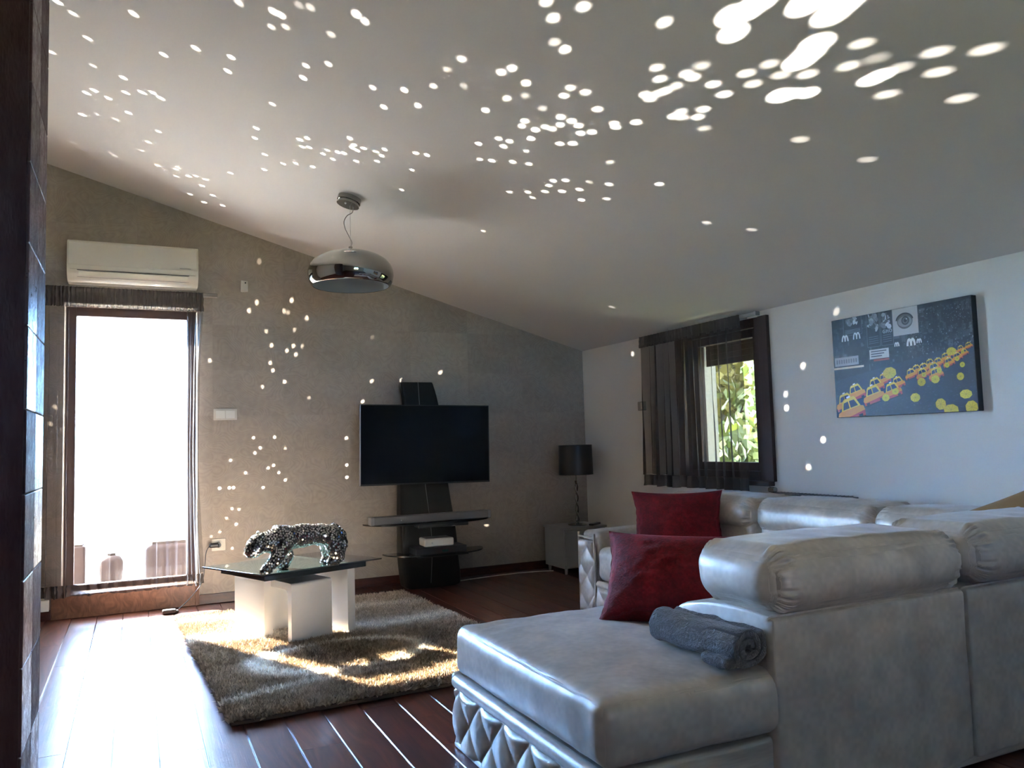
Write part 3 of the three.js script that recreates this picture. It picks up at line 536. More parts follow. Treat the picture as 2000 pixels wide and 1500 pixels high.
// Sunbeams thrown by single mirror tiles: each starts at the sunlit tile that faces halfway between the sun and the place it strikes, and is as narrow as the sun's own disc.
{
  const c = [[-0.33,-3.95,1],[-0.27,-4.0,0.6],[-0.02,-3.76,1],[-0.22,-4.19,0.7],[-0.4,-4.52,0.6],[-0.21,-4.48,0.5],[0.11,-4.03,1],[0.24,-3.83,1],[0.39,-3.77,1],[0.39,-3.92,0.8],[-0.07,-4.48,1],[-0.22,-4.8,0.9],[-0.26,-4.88,0.9],[-0.15,-4.83,0.9],[-0.06,-4.66,0.9],[0.02,-4.57,1],[0.07,-4.52,1],[0.11,-4.55,1],[-0.3,-5.24,1],[-0.22,-5.14,0.4],[-0.12,-5.11,0.5],[-0.05,-4.93,1],[0.11,-5.04,0.6],[0.06,-5.28,0.6],[0.02,-5.48,0.5],[-0.38,-5.81,0.4],[-0.14,-5.77,0.5],[0.12,-5.65,0.6],[0.24,-5.54,0.6],[0.23,-5.59,0.6],[0.24,-5.73,0.6],[0.31,-5.64,0.7],[0.35,-5.58,0.7],[0.41,-5.58,0.7],[0.4,-5.73,1],[0.34,-6.01,0.8],[0.48,-5.85,0.9],[0.44,-6.08,0.9],[0.56,-6.0,0.9],[0.54,-5.28,0.9],[0.37,-3.29,0.6],[0.5,-3.24,1],[0.53,-3.24,1],[0.51,-3.36,0.5],[0.56,-3.31,0.5],[0.58,-3.11,0.4],[0.62,-3.09,0.5],[0.78,-2.99,1],[0.82,-3.01,0.7],[0.73,-3.21,0.5],[0.69,-3.55,0.6],[0.77,-3.45,0.6],[0.7,-3.67,1],[0.62,-4.07,0.6],[0.98,-3.48,0.6],[1.1,-3.38,1],[1.07,-3.61,1],[1.19,-3.46,1],[1.19,-3.24,0.6],[1.19,-3.07,0.5],[0.59,-4.44,0.9],[0.6,-4.58,0.9],[0.68,-4.76,0.8],[0.71,-5.0,0.9],[0.79,-4.79,0.9],[0.85,-4.71,0.8],[0.94,-4.66,0.9],[0.81,-4.36,1.2],[0.84,-4.3,1],[0.84,-4.44,0.9],[0.87,-4.41,1],[0.96,-4.35,0.9],[0.95,-4.42,0.9],[1.01,-4.32,1.2],[1.04,-4.3,1],[1.01,-4.44,0.7],[1.02,-4.09,0.8],[1.06,-4.15,1.2],[1.06,-4.19,1.1],[1.09,-4.2,1],[1.11,-4.14,1],[1.17,-4.12,0.9],[1.2,-4.05,0.8],[1.21,-4.14,0.9],[1.12,-4.34,0.8],[1.21,-4.23,0.9],[1.34,-3.94,1],[1.39,-3.91,1],[1.39,-4.16,0.7],[1.43,-4.48,0.6],[1.42,-2.32,1],[1.37,-2.45,1],[1.31,-2.39,0.9],[1.44,-2.57,0.6],[1.49,-2.58,1],[1.67,-2.19,1],[1.21,-2.95,0.8],[1.29,-3.13,0.4],[1.37,-2.91,1],[1.39,-2.85,1],[1.48,-2.9,1],[1.47,-3.07,1],[1.44,-3.24,1],[1.52,-2.99,0.5],[1.64,-2.86,0.9],[1.63,-2.79,0.8],[1.69,-2.77,0.9],[1.79,-2.84,1],[1.62,-3.02,0.5],[1.61,-3.18,1],[1.62,-3.23,0.8],[1.68,-3.21,1.2],[1.7,-3.15,0.9],[1.73,-3.14,0.9],[1.71,-3.02,1.1],[1.74,-3.08,0.9],[1.76,-3.01,1],[1.8,-3.02,1],[1.84,-3.07,1],[1.87,-3.02,1],[1.7,-3.3,1.2],[1.59,-3.43,0.9],[1.64,-3.41,0.9],[1.64,-3.48,0.9],[1.54,-3.56,0.8],[1.82,-3.23,0.9],[1.86,-3.18,1],[1.74,-3.43,0.6],[1.61,-3.71,0.6],[1.66,-3.67,1],[1.74,-3.59,0.8],[1.81,-3.54,0.7],[1.9,-2.88,0.8],[1.92,-2.9,0.9],[1.96,-2.8,1],[1.8,-2.42,0.8],[1.85,-2.47,0.9],[1.9,-2.37,0.9],[1.93,-2.37,1],[1.91,-2.29,0.7],[1.92,-2.46,0.8],[1.87,-2.6,0.9],[1.9,-2.56,0.9],[1.91,-2.52,1.1],[1.9,-2.61,0.9],[2.01,-2.35,1],[2.08,-2.37,1],[2.04,-2.64,1],[2.04,-2.59,0.8],[2.07,-2.62,0.8],[2.09,-2.51,0.9],[2.11,-2.57,0.9],[2.18,-2.62,0.6],[2.05,-2.21,0.9],[2.11,-2.24,0.8],[2.07,-2.11,0.8],[2.14,-2.13,0.8],[2.2,-2.06,0.9],[2.2,-1.82,0.9],[2.26,-1.93,0.9],[2.29,-1.84,0.6],[2.38,-1.82,0.8],[2.39,-1.69,1],[2.48,-1.58,1],[2.48,-1.75,1],[2.47,-1.95,0.9],[2.65,-1.79,0.9],[2.49,-2.39,0.7],[2.77,-2.3,0.6],[1.98,-3.6,0.8],[2.02,-3.54,0.9],[1.99,-3.67,0.8],[2.01,-3.75,0.8],[2.07,-3.67,0.9],[2.12,-3.57,0.9],[2.19,-3.67,0.9],[1.95,-3.84,0.8],[1.88,-3.93,0.8],[2.0,-3.88,0.6],[2.19,-3.39,0.7],[2.27,-3.54,0.6],[2.07,-3.19,0.5],[2.35,-3.18,0.8],[2.76,-3.33,0.5],[2.95,-3.2,0.5],[2.01,-4.61,0.5],[2.11,-3.45,0.4],[3.26,-5.07,0.5]];   // ceiling: x, z, strength
  const w = [[0.88,2.64,0.6],[0.86,2.31,0.9],[0.8,2.24,0.9],[1.13,2.34,1],[1.07,2.25,0.8],[1.1,2.24,0.6],[1.25,2.2,0.9],[1.15,2.1,0.6],[0.93,2.08,0.7],[0.97,1.97,0.9],[1.14,1.97,0.9],[1.21,1.97,0.6],[1.09,1.93,0.9],[1.16,1.9,0.9],[0.96,1.83,0.9],[0.98,1.77,0.9],[1.07,1.68,1],[0.9,1.64,0.7],[0.51,1.84,0.8],[1.26,1.55,0.5],[1.79,2.06,0.4],[1.78,1.69,0.9],[1.7,1.52,1],[1.56,1.22,1],[1.56,1.0,1.1],[1.56,0.9,1.1],[0.83,1.24,0.9],[0.99,1.24,1],[0.88,1.16,0.9],[0.84,1.12,0.9],[1.07,1.15,0.5],[0.66,1.07,0.8],[0.98,1.02,0.9],[0.94,1.0,0.9],[0.77,0.97,1],[1.02,0.96,0.9],[1.07,0.9,0.9],[0.58,0.86,1.1],[0.65,0.86,1.2],[0.68,0.86,1.1],[0.9,0.85,1],[0.67,0.7,0.7],[0.72,0.69,0.6],[0.7,0.58,0.9],[0.63,0.63,0.5],[0.58,0.53,0.5],[0.67,0.4,0.6],[0.76,0.35,0.6],[0.52,0.5,0.5],[-0.52,1.49,0.8],[-0.55,1.37,0.8],[0.08,2.51,1],[2.04,1.7,1.1],[2.39,1.77,1],[2.79,0.43,0.8]];   // wallpapered wall: x, y, strength
  const r = [[-5.65,1.87,0.7],[-3.46,1.88,0.6],[-3.75,1.58,0.9],[-3.91,1.32,1.1],[-3.74,1.29,0.8],[-3.91,1.41,0.7],[-3.62,1.11,0.9],[-3.75,0.94,0.8]];   // white wall: z, y, strength
  const GLINT = 36, warm = lin(1, 0.93, 0.82);
  const beam = (from, to, power, angle) => {
    const s = new THREE.SpotLight(warm, power * GLINT, 0, angle, 1, 2); s.name = 'mirror_glint'; s.shadow.radius = 0.2;
    s.position.copy(from); s.target.position.copy(to); scene.add(s, s.target);
  };
  const half = V(0, 0, 0), dir = V(0, 0, 0), used = new Set();
  const glint = (to, k) => {
    dir.copy(to).sub(V(0.84, 0.65, -4.79)).normalize(); half.copy(dir).add(SUN).normalize();
    let best = -9, at = 0; tileSpots.forEach(([p, n], i) => { if (used.has(i) || p.y < 0.58) return; const q = n.dot(half); if (q > best) { best = q; at = i; } });
    used.add(at); dir.copy(to).sub(tileSpots[at][0]).normalize();
    const d = to.distanceTo(tileSpots[at][0]);
    beam(tileSpots[at][0].clone().addScaledVector(tileSpots[at][1], 0.008).addScaledVector(dir, 0.02), to, k * k, 0.0088);
  };
  for (const [x, z, k] of c) glint(V(x, ceilY(x), z), k);
  for (const [x, y, k] of w) glint(V(x, y, ZB), k * 0.85);
  for (const [z, y, k] of r) glint(V(XR, y, z), k * 0.8);
  // broader patches: the glass top mirrors the sun between the shadows of the sculpture
  const big = [[1.87,-2.07],[1.81,-2.01],[1.83,-1.95],[1.83,-1.89],[1.94,-1.81],[1.93,-1.78],[2.03,-1.79],[2.02,-1.74],[2.01,-1.69],[2.12,-1.98],[2.1,-1.92],[2.13,-2.03],[2.23,-2.22],[2.25,-2.18],[2.28,-2.14],[2.37,-1.93],[2.37,-1.89]];
  big.forEach(([x, z], i) => beam(V(1.27 + 0.004 * (i % 4), TABLE_Y + 0.012, -4.96 - 0.006 * (i % 5)), V(x, ceilY(x), z), 5, i > 12 ? 0.0095 : 0.013));
}

// ───────────────────────── pendant lamp ─────────────────────────
{
  const y0 = 2.16, t = thing('pendant_lamp', 'chrome dome pendant lamp hanging from the sloping ceiling', 'lamp', [1.225, y0, -4.92]);
  part('shade', lathe([[0.236, 0.0], [0.246, 0.004], [0.26, 0.03], [0.268, 0.065], [0.267, 0.095], [0.255, 0.13], [0.23, 0.163], [0.19, 0.19], [0.14, 0.21], [0.08, 0.222], [0.03, 0.226], [0, 0.227]].map((p) => p), 96), chrome, t, 'mirror chrome dome');
  part('inner_shade', lathe([[0, 0.215], [0.08, 0.21], [0.14, 0.198], [0.19, 0.178], [0.225, 0.15], [0.247, 0.12], [0.256, 0.08], [0.25, 0.035], [0.236, 0.002]], 96), std({ name: 'lamp_white', color: lin(0.34, 0.36, 0.37), roughness: 0.6, side: THREE.DoubleSide }), t, 'pale inside of the dome');
  part('finial', [cyl(0.012, 0.016, 0.03, 0, 0.24, 0, 16), ...[0, 1, 2].map((k) => new THREE.TorusGeometry(0.009, 0.003, 8, 16).rotateY(k * 2.1).translate(0.022 * Math.cos(k * 2.1), 0.233, 0.022 * Math.sin(k * 2.1)))], chrome, t);
  const sl = Math.atan(SL), cx = 0, cy = ceilY(1.225) - y0;
  const c = part('canopy', [cyl(0.075, 0.075, 0.028, 0, -0.0145, 0, 48), cyl(0.068, 0.072, 0.022, 0, -0.039, 0, 48)], chrome, t); c.position.set(cx, cy, 0); c.rotation.z = -sl;
  part('screw', new THREE.SphereGeometry(0.007, 12, 8), steel, c).position.set(-0.02, -0.05, 0.02);
  part('wire', cyl(0.0011, 0.0011, cy - 0.05 - 0.25, 0, (cy - 0.05 + 0.25) / 2, 0, 8), steel, t);
  part('cord', tube([[0, 0.25, 0], [0.008, 0.28, 0.005], [-0.012, 0.32, 0.008], [-0.036, 0.37, 0.01], [-0.042, 0.41, 0.01], [-0.022, 0.45, 0.01], [0.012, 0.475, 0.01], [0.02, cy - 0.05, 0.006]], 0.0026), std({ name: 'clear_cord', color: lin(0.3, 0.28, 0.25), roughness: 0.4 }), t);
}

// ───────────────────────── air conditioner and wall fittings ─────────────────────────
function printTex(w, h, draw) { const c = document.createElement('canvas'); c.width = w; c.height = h; draw(c.getContext('2d')); const t = new THREE.CanvasTexture(c); t.colorSpace = THREE.SRGBColorSpace; return t; }
{
  const t = thing('air_conditioner', 'white wall air conditioner above the terrace door', 'air conditioner', [-0.016, 2.38, ZB]);
  const s = new THREE.Shape(); s.moveTo(0, 0.0); s.lineTo(0, 0.285); s.lineTo(0.14, 0.285); s.quadraticCurveTo(0.175, 0.283, 0.182, 0.26); s.lineTo(0.195, 0.1); s.quadraticCurveTo(0.195, 0.05, 0.15, 0.015); s.quadraticCurveTo(0.13, 0, 0.1, 0); s.lineTo(0, 0);
  const g = new THREE.ExtrudeGeometry(s, { depth: 0.85, bevelEnabled: true, bevelSize: 0.004, bevelThickness: 0.006, bevelSegments: 2, curveSegments: 12 }).rotateY(-Math.PI / 2).applyMatrix4(new THREE.Matrix4().makeScale(-1, 1, 1)).translate(-0.425, 0, 0.005);
  part('body', toCreasedNormals(flip(g), 0.5), std({ name: 'ac_plastic', color: lin(0.7, 0.67, 0.58), roughness: 0.35 }), t);
  const tilt = -Math.atan(0.013 / 0.16);
  const fp = part('front_panel', rb(0.846, 0.168, 0.01, 0.004), std({ name: 'ac_front', color: lin(0.66, 0.63, 0.55), roughness: 0.35 }), t); fp.position.set(0, 0.185, 0.195); fp.rotation.x = tilt;
  part('seam', bx(0.83, 0.004, 0.004, 0, 0.098, 0.199), greyPlastic, t);
  const lv = part('louver', rb(0.72, 0.036, 0.008, 0.003), std({ name: 'ac_louver', color: lin(0.72, 0.72, 0.6), roughness: 0.3 }), t); lv.position.set(0, 0.048, 0.187); lv.rotation.x = 0.7;
  part('louver_gap', [rb(0.735, 0.004, 0.01, 0.001, 0, 0.067, 0.198), rb(0.735, 0.004, 0.008, 0.001, 0, 0.024, 0.167)], blackPlastic, t);
  const strip = printTex(1024, 32, (x) => { x.clearRect(0, 0, 1024, 32); x.fillStyle = '#b3ab9b'; x.fillRect(0, 0, 1024, 32); x.fillStyle = '#5a564e'; x.beginPath(); x.arc(38, 16, 8, 0, 7); x.fill(); x.font = 'bold 18px sans-serif'; x.fillText('LG', 50, 22); x.fillStyle = '#222'; x.fillRect(880, 8, 16, 15); x.fillStyle = '#9a9384'; for (const q of [836, 850, 864, 906, 920, 934, 948]) x.fillRect(q, 13, 9, 6); });
  part('display_strip', new THREE.BoxGeometry(0.82, 0.024, 0.002).translate(0, 0.082, 0.1995), std({ name: 'ac_print', map: strip, roughness: 0.4 }), t);
  part('side_mark', bx(0.075, 0.003, 0.001, 0.34, 0.118, 0.206), greyPlastic, t);
}
{
  const d = thing('wall_sensor', 'small white motion sensor high on the wallpapered wall', 'sensor', [0.765, 2.43, ZB]); part('housing', rb(0.055, 0.09, 0.028, 0.006, 0, 0, 0.0145), creamPlastic, d); part('lens', new THREE.SphereGeometry(0.006, 12, 8).translate(0.005, 0.025, 0.028), blackPlastic, d);
  const s = thing('light_switch', 'wide cream double light switch beside the door curtain', 'switch', [0.622, 1.424, ZB]); part('plate', rb(0.172, 0.088, 0.01, 0.004, 0, 0, 0.0055), creamPlastic, s);
  for (const x of [-0.036, 0.036]) part('rocker', rb(0.068, 0.062, 0.008, 0.003, x, 0, 0.0125).rotateX(0.05), whitePlastic, s);
  const o = thing('wall_socket', 'cream wall socket low beside the door curtain', 'socket', [0.572, 0.435, ZB]); part('plate', rb(0.1, 0.092, 0.01, 0.004, 0, 0, 0.0055), creamPlastic, o); part('recess', lathe([[0.03, 0], [0.03, 0.006], [0.034, 0.006], [0.034, 0]], 24).rotateX(Math.PI / 2).translate(0, 0, 0.01), whitePlastic, o);
  const p = thing('power_adapter', 'black plug and cable running from the wall socket to the floor', 'plug', [0.55, 0.435, ZB + 0.012]);
  part('plug', [rb(0.075, 0.035, 0.035, 0.014, -0.012, 0, 0.018), cyl(0.019, 0.019, 0.03, 0, 0, 0, 20).rotateX(Math.PI / 2).translate(0.018, 0, 0.014)], blackPlastic, p);
  part('cable', tube([[-0.045, 0, 0.02], [-0.068, -0.04, 0.03], [-0.08, -0.14, 0.04], [-0.1, -0.26, 0.05], [-0.17, -0.35, 0.07], [-0.26, -0.418, 0.14], [-0.3, -0.424, 0.2]], 0.0028), blackPlastic, p);
  part('brick', [rb(0.09, 0.03, 0.05, 0.01, -0.33, -0.418, 0.22), rb(0.05, 0.018, 0.03, 0.006, -0.29, -0.424, 0.205)], blackPlastic, p);
  const k = thing('thermostat', 'small grey thermostat on the white wall left of the window', 'thermostat', [XR, 1.418, -5.52], -Math.PI / 2); part('housing', rb(0.085, 0.075, 0.03, 0.006, 0, 0, 0.0155), std({ name: 'grey_beige_plastic', color: lin(0.3, 0.27, 0.23), roughness: 0.4 }), k); part('dial', rb(0.028, 0.055, 0.006, 0.002, 0.022, 0, 0.032), creamPlastic, k);
  const b = single('junction_box', 'small white box on the baseboard left of the terrace door', 'box', rb(0.12, 0.075, 0.03, 0.004, -0.6, 0.105, ZB + 0.018), whitePlastic);
}
// radiator under the window
{
  const t = thing('radiator', 'white panel radiator under the window, mostly hidden by the sofa', 'radiator', [XR - 0.05, 0, -3.68]);
  part('panel', [rb(0.012, 0.55, 0.62, 0.004, -0.035, 0.49, 0), rb(0.012, 0.55, 0.62, 0.004, 0.035, 0.49, 0)], whitePlastic, t); part('top_grille', [rb(0.085, 0.008, 0.62, 0.003, 0, 0.768, 0), ...Array.from({ length: 20 }, (_, i) => bx(0.06, 0.006, 0.006, 0, 0.775, -0.29 + i * 0.03))], greyPlastic, t);
  part('valve', [cyl(0.012, 0.012, 0.06, 0, 0.775, -0.335, 16), cyl(0.018, 0.018, 0.05, 0, 0, 0, 16).rotateX(Math.PI / 2).translate(0, 0.79, -0.34)], chrome, t);
  part('bracket', bx(0.04, 0.05, 0.04, 0.028, 0.6, 0.2), steel, t);
}

// ───────────────────────── television and its stand ─────────────────────────
{
  const t = thing('television_stand', 'tall curved black leather television stand with glass shelves', 'stand', [2.17, 0, -6.22]);
  // rows: y, left, right, z front, depth
  const rows = [[0.0, -0.2, 0.22, 0.05, 0.2], [0.04, -0.225, 0.25, 0.06, 0.21], [0.28, -0.262, 0.215, 0.1, 0.2], [0.45, -0.265, 0.205, 0.09, 0.17], [0.82, -0.225, 0.19, -0.03, 0.14], [1.2, -0.18, 0.175, -0.1, 0.1], [1.48, -0.152, 0.155, -0.14, 0.08], [1.655, -0.168, 0.118, -0.165, 0.07], [1.675, -0.155, 0.1, -0.17, 0.05]];
  const NR = 60, NS = 48, pos = [], idx = [], cv = [1, 2, 3, 4].map((k) => { const c = new THREE.CatmullRomCurve3(rows.map((r) => V(r[0], r[k], 0)), false, 'catmullrom', 0.5); return c; });
  for (let i = 0; i <= NR; i++) {
    const u = i / NR, q = cv.map((c) => c.getPoint(u)), y = q[0].x, l = q[0].y, r = q[1].y, zf = q[2].y, d = q[3].y, rr = 0.022;
    for (let j = 0; j < NS; j++) { const a = j / NS * 6.283, ca = Math.cos(a), sa = Math.sin(a), sx = Math.sign(ca) * Math.pow(Math.abs(ca), 0.22), sz = Math.sign(sa) * Math.pow(Math.abs(sa), 0.3); pos.push((l + r) / 2 + sx * (r - l) / 2, y, zf - d / 2 + sz * d / 2); }
  }
  for (let i = 0; i < NR; i++) for (let j = 0; j < NS; j++) { const a = i * NS + j, b = i * NS + (j + 1) % NS; idx.push(a, a + NS, b, b, a + NS, b + NS); }
  const c0 = pos.length / 3; pos.push(0, 0, -0.05, 0, 1.675, -0.185); for (let j = 0; j < NS; j++) { idx.push(c0, j, (j + 1) % NS); idx.push(c0 + 1, NR * NS + (j + 1) % NS, NR * NS + j); }
  let g = new THREE.BufferGeometry(); g.setAttribute('position', new THREE.Float32BufferAttribute(pos, 3)); g.setIndex(idx); g.computeVertexNormals(); g = boxUV(g);
  part('column', g, blackLeather, t, 'black leather curved column');
  part('seam', tube(rows.slice(1).map((r) => [-0.02, r[0], r[3] + 0.0015]), 0.0022, 80, 6), greyPlastic, t, 'vertical stitched seam');
  const shelf = (w, d, y, z, x, th = 0.01) => { const s = new THREE.Shape(); s.moveTo(-w / 2, 0); s.bezierCurveTo(-w / 2, d * 0.75, -w / 4, d, 0, d); s.bezierCurveTo(w / 4, d, w / 2, d * 0.75, w / 2, 0); s.lineTo(-w / 2, 0); return new THREE.ExtrudeGeometry(s, { depth: th, bevelEnabled: false, curveSegments: 24 }).rotateX(Math.PI / 2).translate(x, y, z); };
  part('shelf', shelf(1.06, 0.3, 0.535, -0.02, -0.02), smokedGlass, t, 'upper smoked glass shelf'); part('shelf_bracket', rb(0.42, 0.03, 0.2, 0.004, 0.05, 0.508, 0.1), blackPlastic, t);
  part('shelf', shelf(0.84, 0.3, 0.292, 0.0, 0.02), smokedGlass, t, 'lower smoked glass shelf'); part('shelf_bracket', rb(0.42, 0.02, 0.18, 0.004, 0.05, 0.27, 0.1), blackPlastic, t);
  part('screen_mount', [rb(0.3, 0.3, 0.02, 0.004, -0.02, 1.15, -0.005), rb(0.12, 0.12, 0.09, 0.004, -0.02, 1.15, -0.055)], blackPlastic, t);
}
{
  const t = thing('television', 'flat black television on the curved stand', 'television', [2.146, 1.15, -6.195]); t.rotation.z = -0.014;
  part('casing', rb(1.103, 0.638, 0.03, 0.006, 0, 0, 0.0), blackPlastic, t); part('bezel', [rb(1.105, 0.006, 0.034, 0.002, 0, 0.319, 0), rb(1.105, 0.012, 0.034, 0.002, 0, -0.315, 0), rb(0.006, 0.64, 0.034, 0.002, 0.551, 0, 0)], blackPlastic, t); part('side_trim', rb(0.006, 0.64, 0.034, 0.002, -0.551, 0, 0), steel, t, 'thin metal edge');
  part('screen', rb(1.094, 0.622, 0.004, 0.001, 0, 0.003, 0.016), phys({ name: 'dark_screen', color: lin(0.0035, 0.004, 0.0065), roughness: 0.07, specularIntensity: 0.3 }), t, 'switched-off dark screen');
  const s = thing('soundbar', 'long grey soundbar on the upper glass shelf', 'soundbar', [2.135, 0.536, -6.08]);
  part('body', rb(1.0, 0.062, 0.09, 0.008, 0, 0.032, 0), std({ name: 'soundbar_grey', color: lin(0.13, 0.13, 0.135), roughness: 0.5 }), s); part('end_cap', rb(0.03, 0.064, 0.092, 0.006, -0.488, 0.032, 0), greyPlastic, s); part('end_cap', rb(0.03, 0.064, 0.092, 0.006, 0.488, 0.032, 0), greyPlastic, s); part('button', new THREE.SphereGeometry(0.006, 10, 8).translate(-0.26, 0.03, 0.045), steel, s);
  const b = thing('set_top_box', 'flat black set-top box on the lower glass shelf', 'set-top box', [2.17, 0.293, -6.06], -0.03);
  part('case', rb(0.42, 0.055, 0.24, 0.005, 0, 0.0285, 0), blackPlastic, b); part('display_window', rb(0.05, 0.014, 0.002, 0.001, 0.03, 0.024, 0.1205), std({ name: 'green_display', color: lin(0.01, 0.06, 0.05), roughness: 0.2 }), b); part('foot', cyl(0.012, 0.012, 0.004, -0.18, 0.002, 0.1, 12), greyPlastic, b);
  const w = thing('router', 'small white router box on top of the set-top box', 'router', [2.16, 0.35, -6.04], -0.05);
  part('case', rb(0.24, 0.062, 0.17, 0.012, 0, 0.032, 0), whitePlastic, w); part('top_plate', rb(0.21, 0.006, 0.14, 0.003, 0, 0.063, 0), greyPlastic, w); part('button', cyl(0.007, 0.007, 0.004, 0, 0, 0, 16).rotateX(Math.PI / 2).translate(-0.06, 0.03, 0.086), steel, w);
  single('floor_cable', 'thin white cable lying on the floor from stand to cabinet', 'cable', tube([[2.46, 0.006, -6.3], [2.6, 0.006, -6.33], [2.8, 0.006, -6.36], [3.0, 0.006, -6.37], [3.2, 0.006, -6.35], [3.34, 0.006, -6.3]], 0.0045), whitePlastic);
}

// ───────────────────────── side cabinet and table lamp ─────────────────────────
{
  const t = thing('side_cabinet', 'small grey side cabinet in the corner by the sofa arm', 'cabinet', [3.535, 0, -6.24]);
  const grey = std({ name: 'grey_lacquer', color: lin(0.32, 0.33, 0.34), roughness: 0.4 });
  part('body', rb(0.42, 0.33, 0.36, 0.006, 0, 0.215, 0), grey, t); part('top', rb(0.44, 0.02, 0.38, 0.004, 0, 0.39, 0), grey, t); part('door', rb(0.4, 0.3, 0.014, 0.004, 0, 0.215, 0.186), grey, t);
  part('knob', new THREE.SphereGeometry(0.01, 12, 10).translate(0.15, 0.25, 0.2), steel, t);
  for (const [x, z] of [[-0.18, 0.15], [0.18, 0.15], [-0.18, -0.15], [0.18, -0.15]]) part('leg', cyl(0.016, 0.013, 0.05, x, 0.0255, z, 14), steel, t);
  const l = thing('table_lamp', 'table lamp with black drum shade and twisted chrome stem', 'lamp', [3.545, 0.401, -6.2]);
  part('base', lathe([[0, 0], [0.085, 0], [0.085, 0.008], [0.03, 0.016], [0.014, 0.03], [0.012, 0.04], [0, 0.04]], 40), chrome, l);
  for (const k of [0, 1]) part('twisted_stem', tube(Array.from({ length: 25 }, (_, i) => { const a = i / 24 * 11 + k * Math.PI; return [0.011 * Math.cos(a), 0.035 + i / 24 * 0.33, 0.011 * Math.sin(a)]; }), 0.0075, 120, 10), chrome, l);
  part('neck', [cyl(0.018, 0.012, 0.03, 0, 0.375, 0, 20), cyl(0.006, 0.006, 0.1, 0, 0.43, 0, 12)], chrome, l);
  const sh = part('lamp_shade', new THREE.CylinderGeometry(0.148, 0.152, 0.258, 64, 1, true).translate(0, 0.575, 0), phys({ name: 'black_satin', color: lin(0.017, 0.016, 0.015), roughness: 0.42, sheen: 0.3, sheenColor: lin(0.3, 0.28, 0.26), side: THREE.DoubleSide }), l, 'black satin drum shade');
  part('shade_rim', [new THREE.TorusGeometry(0.148, 0.0025, 8, 64).rotateX(Math.PI / 2).translate(0, 0.704, 0), new THREE.TorusGeometry(0.152, 0.0025, 8, 64).rotateX(Math.PI / 2).translate(0, 0.446, 0)], blackPlastic, sh);
  part('shade_ring', [new THREE.TorusGeometry(0.02, 0.003, 6, 24).rotateX(Math.PI / 2).translate(0, 0.48, 0), ...[0, 1, 2].map((k) => cyl(0.002, 0.002, 0.15, 0, 0.075, 0, 6).rotateZ(Math.PI / 2).rotateY(k * 2.094).translate(0, 0.48, 0))], steel, sh);
  const rc = thing('remote_control', 'black remote control lying on the corner cabinet', 'remote', [3.66, 0.401, -6.1], 0.6); part('case', rb(0.16, 0.018, 0.045, 0.006, 0, 0.0095, 0), blackPlastic, rc); part('keypad', bx(0.1, 0.001, 0.03, -0.02, 0.0187, 0), greyPlastic, rc);
}

